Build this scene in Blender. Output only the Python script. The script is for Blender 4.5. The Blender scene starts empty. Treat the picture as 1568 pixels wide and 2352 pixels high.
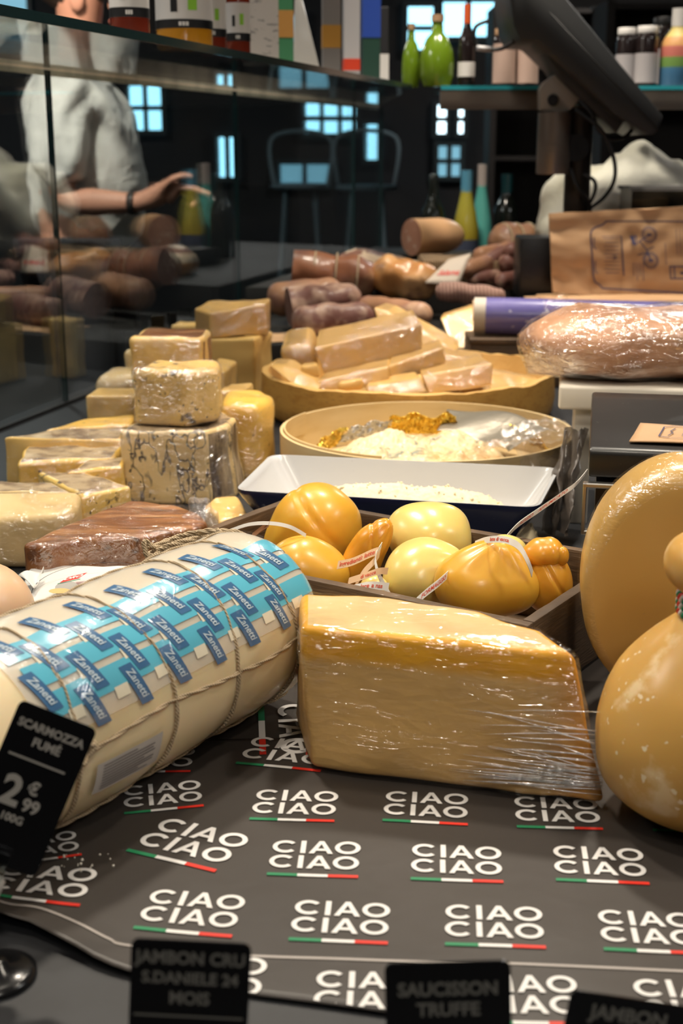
import bpy, bmesh, math, random
from mathutils import Vector, Matrix, noise, Euler
R = math.radians
random.seed(7)
C = bpy.context.scene.collection
SC = bpy.context.scene

# ------------------------------------------------------------------ camera, world, lights, exposure
CAM_H, PITCH, FPX = 0.43, R(15.38), 3058.0
cam_d = bpy.data.cameras.new('camera')
cam = bpy.data.objects.new('camera', cam_d); C.objects.link(cam)
cam.location = (0, 0, CAM_H); cam.rotation_euler = (R(90) - PITCH, 0, 0)
cam_d.sensor_fit = 'HORIZONTAL'; cam_d.sensor_width = 24.0
cam_d.lens = FPX / 1568.0 * 24.0
cam_d.clip_start = 0.02; cam_d.clip_end = 60
cam_d.dof.use_dof = True; cam_d.dof.focus_distance = 1.12; cam_d.dof.aperture_fstop = 9.0
SC.camera = cam
SC.view_settings.view_transform = 'Standard'; SC.view_settings.look = 'None'
SC.view_settings.exposure = 0.12; SC.view_settings.gamma = 1.0; SC.view_settings.use_curve_mapping = False
SC.cycles.transparent_max_bounces = 12
SC.cycles.use_light_tree = False
SC.cycles.max_bounces = 5; SC.cycles.diffuse_bounces = 2; SC.cycles.glossy_bounces = 3; SC.cycles.transmission_bounces = 3
SC.cycles.sample_clamp_indirect = 6.0
SC.cycles.use_adaptive_sampling = True; SC.cycles.adaptive_threshold = 0.03

w = bpy.data.worlds.new('shop_ambient'); SC.world = w; w.use_nodes = True
w.node_tree.nodes['Background'].inputs[0].default_value = (0.62, 0.80, 1.0, 1)
w.node_tree.nodes['Background'].inputs[1].default_value = 0.12

# ceiling spotlights of the shop, some added as fill: (x, y, z), aim, watts, cone
SPOTS = [((-0.50, 1.70, 1.75), (-0.20, 1.30, 0), 88, 64), ((0.30, 2.05, 1.75), (0.10, 1.30, 0), 62, 62),
         ((-0.35, 0.55, 1.75), (-0.05, 1.00, 0), 34, 62), ((0.62, 2.75, 1.75), (0.50, 2.7, 0), 95, 66),
         ((0.02, 2.85, 1.75), (0.20, 3.15, 0.1), 105, 70), ((-0.95, 2.75, 1.75), (-0.75, 4.0, 0.3), 210, 62),
         ((0.80, 1.00, 1.75), (0.35, 1.25, 0), 40, 62), ((0.35, -0.75, 1.75), (0.10, 0.95, 0), 30, 58), ((-0.10, 2.25, 1.75), (-0.14, 2.10, 0), 58, 56)]
# unseen ceiling panels added for soft fill: (x, y), watts
FILL_PANELS = [((-2.4, 6.2), 34), ((1.9, 6.4), 34), ((-2.2, 1.6), 22), ((2.4, 0.6), 14), ((0.6, -1.9), 10)]

# ------------------------------------------------------------------ pixel <-> place helpers (1568 x 2352 frame)
FWD = Vector((0, math.cos(PITCH), -math.sin(PITCH))); UPV = Vector((0, math.sin(PITCH), math.cos(PITCH)))
CAMP = Vector((0, 0, CAM_H))
def ray(px, py): return Vector(((px - 784) / FPX, 0, 0)) + UPV * ((1176 - py) / FPX) + FWD
def G(px, py, z=0.0):
    d = ray(px, py); t = (z - CAM_H) / d.z; return CAMP + d * t
def D(px, py, Y):
    d = ray(px, py); return CAMP + d * (Y / d.y)
def S(n, p):                       # length of n pixels at point p
    return n * (Vector(p) - CAMP).dot(FWD) / FPX

# ------------------------------------------------------------------ materials
MATS = {}
def _coords(nt, st, use='Object'):
    tc = nt.nodes.new('ShaderNodeTexCoord'); mp = nt.nodes.new('ShaderNodeMapping')
    nt.links.new(tc.outputs[use], mp.inputs[0]); mp.inputs['Scale'].default_value = st
    return mp.outputs[0], mp
def _tex(nt, L):
    vec, mp = _coords(nt, L.get('st', (1, 1, 1)))
    mp.inputs['Rotation'].default_value = L.get('rot', (0, 0, 0))
    t = L['t']
    if t == 'noise':
        n = nt.nodes.new('ShaderNodeTexNoise'); n.inputs['Scale'].default_value = L['s']
        n.inputs['Detail'].default_value = L.get('d', 3); n.inputs['Distortion'].default_value = L.get('dist', 0)
        nt.links.new(vec, n.inputs['Vector']); return n.outputs[0]
    if t == 'voronoi':
        n = nt.nodes.new('ShaderNodeTexVoronoi'); n.inputs['Scale'].default_value = L['s']
        n.feature = L.get('f', 'F1')
        if L.get('warp'):
            nn = nt.nodes.new('ShaderNodeTexNoise'); nn.inputs['Scale'].default_value = L.get('ws', 20); nt.links.new(vec, nn.inputs['Vector'])
            mx = nt.nodes.new('ShaderNodeVectorMath'); mx.operation = 'MULTIPLY_ADD'
            nt.links.new(nn.outputs['Color'], mx.inputs[0]); mx.inputs[1].default_value = (L['warp'],) * 3
            nt.links.new(vec, mx.inputs[2]); vec = mx.outputs[0]
        nt.links.new(vec, n.inputs['Vector']); return n.outputs['Distance']
    if t == 'wave':
        n = nt.nodes.new('ShaderNodeTexWave'); n.inputs['Scale'].default_value = L['s']; n.bands_direction = L.get('dir', 'X')
        n.inputs['Distortion'].default_value = L.get('dist', 0); n.inputs['Detail'].default_value = L.get('d', 2)
        nt.links.new(vec, n.inputs['Vector']); return n.outputs['Fac']
    if t == 'grad':
        sp = nt.nodes.new('ShaderNodeSeparateXYZ'); nt.links.new(vec, sp.inputs[0])
        out = sp.outputs[L.get('axis', 'Z')]
        if L.get('wob'):
            n = nt.nodes.new('ShaderNodeTexNoise'); n.inputs['Scale'].default_value = L.get('ws', 30); nt.links.new(vec, n.inputs['Vector'])
            ma = nt.nodes.new('ShaderNodeMath'); ma.operation = 'MULTIPLY_ADD'; nt.links.new(n.outputs[0], ma.inputs[0])
            ma.inputs[1].default_value = L['wob']; nt.links.new(out, ma.inputs[2]); out = ma.outputs[0]
        return out
def _range(nt, sock, lo, hi, a=0.0, b=1.0):
    m = nt.nodes.new('ShaderNodeMapRange'); nt.links.new(sock, m.inputs[0])
    m.inputs[1].default_value = lo; m.inputs[2].default_value = hi; m.inputs[3].default_value = a; m.inputs[4].default_value = b
    return m.outputs[0]
def M(name, col, rough=0.5, layers=(), bump=(), metal=0.0, sss=0.0, ssr=(0.02, 0.008, 0.003), spec=0.5, coat=0.0, sheen=0.0,
      trans=0.0, ior=1.45, emit=None, es=1.0, coatr=0.2):
    if name in MATS: return MATS[name]
    m = bpy.data.materials.new(name); m.use_nodes = True; nt = m.node_tree; b = nt.nodes['Principled BSDF']
    b.inputs['Roughness'].default_value = rough; b.inputs['Metallic'].default_value = metal
    b.inputs['Specular IOR Level'].default_value = spec; b.inputs['IOR'].default_value = ior
    b.inputs['Coat Weight'].default_value = coat; b.inputs['Coat Roughness'].default_value = coatr
    b.inputs['Sheen Weight'].default_value = sheen; b.inputs['Transmission Weight'].default_value = trans
    if sss >= 0.3:
        b.inputs['Subsurface Weight'].default_value = sss; b.inputs['Subsurface Radius'].default_value = ssr
        b.inputs['Subsurface Scale'].default_value = 1.0
    if emit:
        b.inputs['Emission Color'].default_value = (*emit, 1); b.inputs['Emission Strength'].default_value = es
        m.cycles.emission_sampling = 'NONE'      # the lamps beside these faces carry the light
    cur = None
    for L in layers:
        fac = _range(nt, _tex(nt, L), L['lo'], L['hi'], 0.0, L.get('k', 1.0))
        mx = nt.nodes.new('ShaderNodeMix'); mx.data_type = 'RGBA'
        nt.links.new(fac, mx.inputs[0])
        if cur is None: mx.inputs[6].default_value = (*col, 1)
        else: nt.links.new(cur, mx.inputs[6])
        mx.inputs[7].default_value = (*L['c'], 1); cur = mx.outputs[2]
    if cur is None: b.inputs['Base Color'].default_value = (*col, 1)
    else: nt.links.new(cur, b.inputs['Base Color'])
    nrm = None
    for B in bump:
        bp = nt.nodes.new('ShaderNodeBump'); bp.inputs['Strength'].default_value = B.get('k', 0.5)
        bp.inputs['Distance'].default_value = B.get('h', 0.002)
        nt.links.new(_tex(nt, B), bp.inputs['Height'])
        if nrm: nt.links.new(nrm, bp.inputs['Normal'])
        nrm = bp.outputs[0]
    if nrm: nt.links.new(nrm, b.inputs['Normal'])
    MATS[name] = m; return m
def N(s, k=0.4, h=0.002, **kw): return dict(t='noise', s=s, k=k, h=h, **kw)

def film_mat(name, base=0.05, streak=0.5, s=60, st=(1, 1, 1), rot=(0, 0, 0), k=0.8, veil=(0.9, 0.88, 0.85), rough=0.16, milk=0.0):
    """thin clear film: mostly see-through, glossy on its wrinkles; milk adds a whitish body."""
    if name in MATS: return MATS[name]
    m = bpy.data.materials.new(name); m.use_nodes = True; nt = m.node_tree; b = nt.nodes['Principled BSDF']
    out = nt.nodes['Material Output']
    bp = nt.nodes.new('ShaderNodeBump'); bp.inputs['Strength'].default_value = min(1.0, k); bp.inputs['Distance'].default_value = 0.006
    h = _tex(nt, dict(t='noise', s=s, d=3, dist=1.6, st=st, rot=rot)); nt.links.new(h, bp.inputs['Height'])
    big = _tex(nt, dict(t='noise', s=s * 0.25, d=2, dist=0.6, rot=rot))
    fac = _range(nt, big, 0.40, 0.66, base * 0.6 + 0.015, base * 0.6 + 0.015 + 0.26 * streak)
    gl = nt.nodes.new('ShaderNodeBsdfGlossy'); gl.inputs['Roughness'].default_value = rough; gl.inputs[0].default_value = (1, 1, 1, 1)
    nt.links.new(bp.outputs[0], gl.inputs['Normal'])
    tr = nt.nodes.new('ShaderNodeBsdfTransparent'); mix = nt.nodes.new('ShaderNodeMixShader')
    nt.links.new(fac, mix.inputs[0]); nt.links.new(tr.outputs[0], mix.inputs[1]); nt.links.new(gl.outputs[0], mix.inputs[2])
    last = mix.outputs[0]
    if milk:
        b.inputs['Base Color'].default_value = (*veil, 1); b.inputs['Roughness'].default_value = 0.3
        m2 = nt.nodes.new('ShaderNodeMixShader'); m2.inputs[0].default_value = milk
        nt.links.new(last, m2.inputs[1]); nt.links.new(b.outputs[0], m2.inputs[2]); last = m2.outputs[0]
    else: nt.nodes.remove(b)
    nt.links.new(last, out.inputs[0]); MATS[name] = m; return m
def glass_mat(name, tint=(0.92, 0.97, 0.97), ior=1.5, rough=0.0, gl=(1, 1, 1)):
    if name in MATS: return MATS[name]
    m = bpy.data.materials.new(name); m.use_nodes = True; nt = m.node_tree
    nt.nodes.remove(nt.nodes['Principled BSDF']); out = nt.nodes['Material Output']
    tr = nt.nodes.new('ShaderNodeBsdfTransparent'); tr.inputs[0].default_value = (*tint, 1)
    g = nt.nodes.new('ShaderNodeBsdfGlossy'); g.inputs['Roughness'].default_value = rough; g.inputs[0].default_value = (*gl, 1)
    ge = nt.nodes.new('ShaderNodeNewGeometry'); dt = nt.nodes.new('ShaderNodeVectorMath'); dt.operation = 'DOT_PRODUCT'
    nt.links.new(ge.outputs['Normal'], dt.inputs[0]); nt.links.new(ge.outputs['Incoming'], dt.inputs[1])
    def ma(op, x, y=0.0, z=0.0):
        n = nt.nodes.new('ShaderNodeMath'); n.operation = op
        for i, q in enumerate((x, y, z)):
            if isinstance(q, (int, float)): n.inputs[i].default_value = q
            else: nt.links.new(q, n.inputs[i])
        return n.outputs[0]
    f0 = ((ior - 1) / (ior + 1)) ** 2                                   # Schlick, same on both faces of a thin pane
    fr = ma('MULTIPLY_ADD', ma('POWER', ma('SUBTRACT', 1.0, ma('ABSOLUTE', dt.outputs['Value'])), 5.0), 1 - f0, f0)
    mix = nt.nodes.new('ShaderNodeMixShader'); nt.links.new(fr, mix.inputs[0])
    nt.links.new(tr.outputs[0], mix.inputs[1]); nt.links.new(g.outputs[0], mix.inputs[2]); nt.links.new(mix.outputs[0], out.inputs[0])
    MATS[name] = m; return m

# ------------------------------------------------------------------ object helpers
def tag(o, label=None, cat=None, group=None, kind=None):
    if label: o['label'] = label
    if cat: o['category'] = cat
    if group: o['group'] = group
    if kind: o['kind'] = kind
    return o
def thing(name, label, cat, loc, group=None):
    o = bpy.data.objects.new(name, None); C.objects.link(o); o.location = loc; o.empty_display_size = 0.02
    return tag(o, label, cat, group)
def _wloc(o):
    v = Vector((0, 0, 0))
    while o is not None: v += Vector(o.location); o = o.parent
    return v
def part(name, bm, mats, parent=None, smooth=True, auto=None, label=None, origin=None, kind=None):
    """bm is in world coordinates; becomes ONE mesh object, child of parent."""
    if not isinstance(mats, (list, tuple)): mats = [mats]
    if parent is not None: org = _wloc(parent)
    elif origin is not None: org = Vector(origin)
    else:
        xs = [v.co for v in bm.verts]
        lo = Vector([min(c[i] for c in xs) for i in range(3)]); hi = Vector([max(c[i] for c in xs) for i in range(3)])
        org = Vector(((lo.x + hi.x) / 2, (lo.y + hi.y) / 2, lo.z))
    for v in bm.verts: v.co -= org
    bmesh.ops.recalc_face_normals(bm, faces=bm.faces)
    me = bpy.data.meshes.new(name); bm.to_mesh(me); bm.free()
    for mm in mats: me.materials.append(mm)
    if smooth:
        me.polygons.foreach_set('use_smooth', [True] * len(me.polygons))
        if auto is not None:
            try: me.set_sharp_from_angle(angle=R(auto))
            except Exception: pass
    o = bpy.data.objects.new(name, me); C.objects.link(o)
    if parent is None: o.location = org
    else: o.parent = parent
    if label: o['label'] = label
    if kind: o['kind'] = kind
    return o
def single(name, bm, mats, label, cat, group=None, **kw): return tag(part(name, bm, mats, None, **kw), label, cat, group)
def struct(name, bm, mats, **kw): return tag(part(name, bm, mats, None, **kw), kind='structure')
def copy_tree(o, parent=None):
    c = o.copy(); C.objects.link(c); c.parent = parent
    for ch in list(o.children): copy_tree(ch, c)
    return c

def pivot_turn(o, piv, ang):
    m3 = Matrix.Rotation(ang, 3, 'Z'); p = Vector((piv[0], piv[1], 0)); o.location = p + m3 @ (Vector(o.location) - p); o.rotation_euler.z += ang

# ------------------------------------------------------------------ shapes
def nb(): return bmesh.new()
def rotm(rx=0, ry=0, rz=0): return Euler((rx, ry, rz)).to_matrix()
def box(bm, c, s, rot=None, mi=0):
    m = rot if isinstance(rot, Matrix) else (rotm(0, 0, rot) if rot else Matrix.Identity(3))
    vs = [bm.verts.new(Vector(c) + m @ Vector((x * s[0] / 2, y * s[1] / 2, z * s[2] / 2))) for x in (-1, 1) for y in (-1, 1) for z in (-1, 1)]
    for f in ((0, 1, 3, 2), (4, 6, 7, 5), (0, 4, 5, 1), (2, 3, 7, 6), (0, 2, 6, 4), (1, 5, 7, 3)):
        bm.faces.new([vs[i] for i in f]).material_index = mi
    return vs
def bevel(bm, off, seg=2, ang=None):
    es = [e for e in bm.edges if ang is None or (len(e.link_faces) == 2 and e.calc_face_angle(0) > R(ang))]
    bmesh.ops.bevel(bm, geom=es, offset=off, segments=seg, profile=0.5, affect='EDGES', clamp_overlap=True)
    return bm
def bbox(c, s, b=0.003, rot=None, seg=2):
    bm = nb(); box(bm, c, s, rot); bevel(bm, b, seg); return bm
def prism(bot, top, z0, z1, b=0.004, seg=2, mside=0, mtop=0, zt=None):
    """bot/top: lists of (x, y), same length; z1 may be a list for a sloping top; mside int or list of material slots."""
    bm = nb(); n = len(bot); zs = z1 if isinstance(z1, (list, tuple)) else [z1] * n
    B = [bm.verts.new((p[0], p[1], z0)) for p in bot]; T = [bm.verts.new((p[0], p[1], zs[i])) for i, p in enumerate(top)]
    bm.faces.new(B[::-1]).material_index = mtop; bm.faces.new(T).material_index = mtop
    for i in range(n):
        j = (i + 1) % n
        bm.faces.new((B[i], B[j], T[j], T[i])).material_index = mside[i] if isinstance(mside, (list, tuple)) else mside
    bmesh.ops.recalc_face_normals(bm, faces=bm.faces)
    if b: bevel(bm, b, seg, 12)
    return bm
def rough(bm, amp, scale, L=0.012, seed=0, zmin=None, rounds=4):
    """break faces up and push them about a little so nothing is machine-flat."""
    bmesh.ops.triangulate(bm, faces=[f for f in bm.faces if len(f.verts) > 4])
    for _ in range(rounds):
        es = [e for e in bm.edges if e.calc_length() > L]
        if not es or len(bm.faces) > 30000: break
        bmesh.ops.subdivide_edges(bm, edges=es, cuts=1, use_grid_fill=True)
        bmesh.ops.triangulate(bm, faces=[f for f in bm.faces if len(f.verts) > 4])
    bm.normal_update(); off = Vector((seed * 3.7, seed * 1.3, -seed * 2.1))
    mv = [v.normal * (noise.noise(v.co * scale + off) * amp) for v in bm.verts]
    for v, d in zip(bm.verts, mv):
        v.co += d
        if zmin is not None and v.co.z < zmin: v.co.z = zmin
    return bm
def inflate(src, d, amp=0.0, scale=60, seed=0, zmin=None):
    bm = src.copy(); bm.normal_update(); off = Vector((seed, seed * 2.3, seed * .7))
    mv = [v.normal * (d + amp * (0.5 + noise.noise(v.co * scale + off))) for v in bm.verts]
    for v, q in zip(bm.verts, mv):
        v.co += q
        if zmin is not None: v.co.z = max(v.co.z, zmin)
    return bm
def lathe(prof, c=(0, 0, 0), seg=48, rot=None, mi=None, bm=None, sx=1.0, sy=1.0):
    bm = bm or nb(); m = rot or Matrix.Identity(3); c = Vector(c); rings = []
    for r, z in prof:
        if r < 1e-6: rings.append([bm.verts.new(c + m @ Vector((0, 0, z)))])
        else: rings.append([bm.verts.new(c + m @ Vector((sx * r * math.cos(2 * math.pi * k / seg), sy * r * math.sin(2 * math.pi * k / seg), z))) for k in range(seg)])
    for i, (a, b) in enumerate(zip(rings, rings[1:])):
        for k in range(seg):
            q = (k + 1) % seg
            if len(a) == 1 and len(b) == 1: continue
            if len(a) == 1: f = bm.faces.new((a[0], b[k], b[q]))
            elif len(b) == 1: f = bm.faces.new((a[k], b[0], a[q]))
            else: f = bm.faces.new((a[k], a[q], b[q], b[k]))
            if mi: f.material_index = mi[i]
    return bm
def axis_rot(d):
    d = Vector(d).normalized(); return Vector((0, 0, 1)).rotation_difference(d).to_matrix()
def smooth_path(pts, n=8, closed=False):
    P = [Vector(p) for p in pts]; out = []; N_ = len(P)
    rng = range(N_ if closed else N_ - 1)
    for i in rng:
        g = (lambda k: P[k % N_]) if closed else (lambda k: P[max(0, min(N_ - 1, k))])
        a, b, c, d = g(i - 1), g(i), g(i + 1), g(i + 2)
        for j in range(n):
            t = j / n
            out.append(0.5 * ((2 * b) + (c - a) * t + (2 * a - 5 * b + 4 * c - d) * t * t + (3 * b - a - 3 * c + d) * t ** 3))
    if not closed: out.append(P[-1])
    return out
def tube(pts, r, seg=8, closed=False, bm=None, mi=0, flat=1.0, caps=True):
    bm = bm or nb(); P = [Vector(p) for p in pts]; n = len(P); rings = []; nrm = None
    for i in range(n):
        if closed: t = (P[(i + 1) % n] - P[i - 1]).normalized()
        else: t = (P[min(n - 1, i + 1)] - P[max(0, i - 1)]).normalized()
        if nrm is None:
            nrm = t.orthogonal().normalized()
        else: nrm = (nrm - t * nrm.dot(t)).normalized()
        bi = t.cross(nrm); rr = r[i] if isinstance(r, (list, tuple)) else r
        rings.append([bm.verts.new(P[i] + (nrm * math.cos(2 * math.pi * k / seg) + bi * math.sin(2 * math.pi * k / seg) * flat) * rr) for k in range(seg)])
    for i in range(n if closed else n - 1):
        a, b = rings[i], rings[(i + 1) % n]
        for k in range(seg):
            bm.faces.new((a[k], a[(k + 1) % seg], b[(k + 1) % seg], b[k])).material_index = mi
    if not closed and caps:
        bm.faces.new(rings[0][::-1]).material_index = mi; bm.faces.new(rings[-1]).material_index = mi
    return bm
def strip(pts, wd, th=0.0004, twist=(), bm=None, mi=0):
    """flat ribbon along pts; wd = direction across (Vector or list)."""
    bm = bm or nb(); prev = None
    for i, p in enumerate(pts):
        a = Vector(wd[i] if isinstance(wd, list) else wd); p = Vector(p)
        t = (Vector(pts[min(len(pts) - 1, i + 1)]) - Vector(pts[max(0, i - 1)])).normalized()
        n = t.cross(a).normalized() * th / 2
        q = [bm.verts.new(p + s * a / 2 + e * n) for s, e in ((-1, -1), (1, -1), (1, 1), (-1, 1))]
        if prev:
            for k in range(4): bm.faces.new((prev[k], prev[(k + 1) % 4], q[(k + 1) % 4], q[k])).material_index = mi
        else: bm.faces.new(q[::-1]).material_index = mi
        prev = q
    bm.faces.new(prev).material_index = mi
    return bm
def grid(fn, nu, nv, bm=None, mi=0):
    bm = bm or nb(); V = [[bm.verts.new(fn(i / nu, j / nv)) for i in range(nu + 1)] for j in range(nv + 1)]
    for j in range(nv):
        for i in range(nu): bm.faces.new((V[j][i], V[j][i + 1], V[j + 1][i + 1], V[j + 1][i])).material_index = mi
    return bm
def thicken(bm, t):
    bm.normal_update(); bmesh.ops.recalc_face_normals(bm, faces=bm.faces)
    bmesh.ops.solidify(bm, geom=bm.faces[:], thickness=t); return bm
def blob(c, r, rot=None, sub=4, amp=0.0, scale=12, seed=0, fn=None):
    bm = nb(); bmesh.ops.create_icosphere(bm, subdivisions=sub, radius=1.0); m = rot or Matrix.Identity(3)
    off = Vector((seed * 5.1, seed * 2.7, seed * 1.9))
    for v in bm.verts:
        p = v.co.copy()
        if fn: p = fn(p)
        q = Vector((p.x * r[0], p.y * r[1], p.z * r[2])); ln = q.length or 1
        q += q / ln * (noise.noise(q * scale * 1.0 + off) * amp)
        v.co = Vector(c) + m @ q
    return bm
def text_bm(body, size, fn, bm=None, mi=0, align='CENTER', off=0.0, sx=1.0, space=1.0):
    """flat lettering, each vertex sent through fn(x, y)."""
    cu = bpy.data.curves.new('lettering', 'FONT'); cu.body = body; cu.size = size; cu.align_x = align; cu.align_y = 'CENTER'
    cu.offset = off; cu.fill_mode = 'FRONT'; cu.resolution_u = 3; cu.space_character = space
    ob = bpy.data.objects.new('lettering', cu); C.objects.link(ob)
    dg = bpy.context.evaluated_depsgraph_get(); ev = ob.evaluated_get(dg); me = ev.to_mesh()
    bm = bm or nb(); vs = [bm.verts.new(fn(v.co.x * sx, v.co.y)) for v in me.vertices]
    for p in me.polygons:
        try: bm.faces.new([vs[i] for i in p.vertices]).material_index = mi
        except ValueError: pass
    ev.to_mesh_clear(); bpy.data.objects.remove(ob); bpy.data.curves.remove(cu)
    return bm
def quad(bm, pts, mi=0): bm.faces.new([bm.verts.new(p) for p in pts]).material_index = mi
def skin(joints, bones, sub=2):
    """continuous limb surface from joints {name: (pos, radius or (rx, ry))}; first joint is the root."""
    me = bpy.data.meshes.new('skeleton'); ks = list(joints); me.from_pydata([Vector(joints[k][0]) for k in ks], [(ks.index(a), ks.index(b)) for a, b in bones], [])
    ob = bpy.data.objects.new('skeleton', me); C.objects.link(ob)
    sm = ob.modifiers.new('s', 'SKIN'); sm.use_smooth_shade = True
    for i, k in enumerate(ks):
        r = joints[k][1]; me.skin_vertices[0].data[i].radius = r if isinstance(r, tuple) else (r, r)
        me.skin_vertices[0].data[i].use_root = (i == 0)
    ss = ob.modifiers.new('u', 'SUBSURF'); ss.levels = sub; ss.render_levels = sub
    ev = ob.evaluated_get(bpy.context.evaluated_depsgraph_get()); m2 = ev.to_mesh(); bm = nb(); bm.from_mesh(m2); ev.to_mesh_clear()
    bpy.data.objects.remove(ob); bpy.data.meshes.remove(me); return bm

# ================================================================== SETTING
FLOOR_Z, CEIL_Z = -0.80, 2.05
m_dark = M('dark_plaster', (0.030, 0.029, 0.030), 0.7, [N(6, lo=0.4, hi=0.7, c=(0.05, 0.045, 0.042))])
m_floor = M('dark_floor', (0.045, 0.042, 0.040), 0.35, [N(3, lo=0.35, hi=0.7, c=(0.07, 0.065, 0.06))])
m_counter = M('counter_slate', (0.016, 0.017, 0.020), 0.55, [N(40, lo=0.4, hi=0.8, c=(0.03, 0.033, 0.038))], [N(90, 0.15, 0.0006)])
m_steel = M('brushed_steel', (0.55, 0.53, 0.50), 0.32, metal=1.0, bump=[N(60, 0.1, 0.0005, st=(1, 20, 20))])
m_black = M('black_plastic', (0.012, 0.012, 0.013), 0.38, bump=[N(300, 0.1, 0.0003)])
m_rub = M('black_rubber', (0.008, 0.008, 0.009), 0.55)

bm = nb(); box(bm, (0.5, 4.0, FLOOR_Z - 0.05), (12, 14, 0.1)); struct('floor', bm, m_floor, smooth=False)
bm = nb(); box(bm, (0.5, 4.0, CEIL_Z + 0.05), (12, 14, 0.1)); struct('ceiling', bm, m_dark, smooth=False)
m_bw = M('back_wall_paint', (0.020, 0.022, 0.026), 0.8, [N(1.2, lo=0.45, hi=0.6, c=(0.05, 0.038, 0.03))])
bm = nb(); box(bm, (0.5, 9.05, 0.62), (12, 0.1, 2.9)); struct('wall_back', bm, m_bw, smooth=False)
bm = nb(); box(bm, (-4.6, 4.0, 0.62), (0.1, 14, 2.9)); struct('wall_left', bm, m_dark, smooth=False)
bm = nb(); box(bm, (5.6, 4.0, 0.62), (0.1, 14, 2.9)); struct('wall_right', bm, m_dark, smooth=False)
bm = nb(); box(bm, (0.5, -2.95, 0.62), (12, 0.1, 2.9)); struct('wall_rear', bm, m_dark, smooth=False)

# windows of the shop front, far behind (daylight), plus one built reflection
m_day = M('daylight_pane', (0.2, 0.4, 0.5), 0.2, emit=(0.36, 0.80, 1.0), es=2.4)
m_day2 = M('bright_daylight_pane', (0.2, 0.4, 0.5), 0.2, emit=(0.70, 0.92, 1.0), es=3.2)
m_day3 = M('hazy_daylight_pane', (0.2, 0.4, 0.5), 0.2, emit=(0.22, 0.50, 0.64), es=0.8)
m_wf = M('window_frame_paint', (0.03, 0.045, 0.05), 0.5)
def window(n, x0, y0, x1, y1, nx, ny, mp, Y=8.95, kind='structure'):
    a = D(x0, y1, Y); b = D(x1, y0, Y); fr = nb(); t = 0.03
    for i in range(nx + 1):
        x = a.x + (b.x - a.x) * i / nx; box(fr, (x, Y, (a.z + b.z) / 2), (t, 0.05, b.z - a.z + t))
    for j in range(ny + 1):
        z = a.z + (b.z - a.z) * j / ny; box(fr, ((a.x + b.x) / 2, Y, z), (b.x - a.x + t, 0.045, t))
    wo = struct('window_%d' % n, fr, m_wf, smooth=False)
    for i in range(nx):
        for j in range(ny):
            pb = nb(); w_ = (b.x - a.x) / nx; h_ = (b.z - a.z) / ny
            box(pb, (a.x + (i + .5) * w_, Y + 0.01, a.z + (j + .5) * h_), (w_ - t, 0.012, h_ - t)); part('pane', pb, mp, wo, smooth=False)
window(1, 698, 232, 822, 312, 3, 2, m_day)
window(2, 998, 236, 1030, 312, 1, 2, m_day2)
window(3, 1046, 236, 1070, 312, 1, 2, m_day2)
window(4, 838, 280, 872, 372, 1, 1, m_day)
window(5, 1000, 330, 1062, 410, 2, 2, m_day3)
window(6, 296, 192, 374, 304, 2, 2, m_day)  # glowing panes standing in for the far window's reflection in the glass
window(7, 500, 310, 545, 412, 2, 1, m_day)
window(8, 640, 30, 700, 170, 1, 2, m_day3)
window(9, 930, 10, 1000, 120, 1, 2, m_day)
window(10, 1010, 0, 1140, 90, 2, 1, m_day)
window(11, -120, -120, 60, 130, 2, 3, m_day3)
window(12, 640, 372, 760, 430, 2, 1, m_day3)

# the case: slate counter, raised steps at its far end, side glass and glass shelf
_q = [(-1.03, 0.27), (1.67, 0.27), (1.67, 4.45), (0.115, 4.45)]
bm = prism(_q, _q, -0.07, 0.0, 0.003)
m_case = M('case_body', (0.02, 0.02, 0.022), 0.5)
ct = struct('counter_slab', bm, m_counter, auto=30)
GA, GD = Vector((-0.537, 2.056, 0)), Vector((0.269, 0.963, 0)).normalized()
GN = Vector((GD.y, -GD.x, 0))                         # towards the food
def gp(t, off=0.0, z=0.0): return GA + GD * t + GN * off + Vector((0, 0, z))
GROT = rotm(0, 0, math.atan2(GD.y, GD.x))
bm = nb(); box(bm, gp(0.6, -0.03, -0.44), (4.4, 0.05, 0.72), GROT); box(bm, gp(0.6, -0.006, -0.02), (4.4, 0.03, 0.05), GROT)
struct('wall_case_side', bm, m_case, smooth=False)
bm = nb(); box(bm, (0.4, 0.255, -0.43), (2.4, 0.03, 0.74)); struct('wall_case_front', bm, m_case, smooth=False)
m_glass = glass_mat('case_glass', (0.90, 0.96, 0.97), 2.3)
m_shelf = glass_mat('shelf_glass', (0.90, 0.93, 0.93), 2.3)
m_gedge = M('glass_edge', (0.014, 0.035, 0.038), 0.12, coat=0.6)
m_gedge2 = M('polished_edge', (0.78, 0.66, 0.52), 0.3, [N(14, lo=0.45, hi=0.62, c=(0.10, 0.085, 0.075), d=5)], spec=0.6)
SHELF_Z = 0.55
def seam_t(px, Y0=1.4, Y1=5.0):                       # where along the glass a seam stands, for a column of the frame
    lo, hi = -1.2, 3.0
    for _ in range(50):
        mid = (lo + hi) / 2; p = gp(mid) - CAMP; x = 784 + FPX * p.x / (p.y * math.cos(PITCH))
        if x < px: lo = mid
        else: hi = mid
    return lo
t1, t2, t3 = seam_t(118), seam_t(541), seam_t(812)
edges = [-1.15, t1, t2, t3, t3 + 0.35]
names = ['near the white shirt', 'in the middle of the case', 'behind the stacked cheese', 'at the far end']
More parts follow.
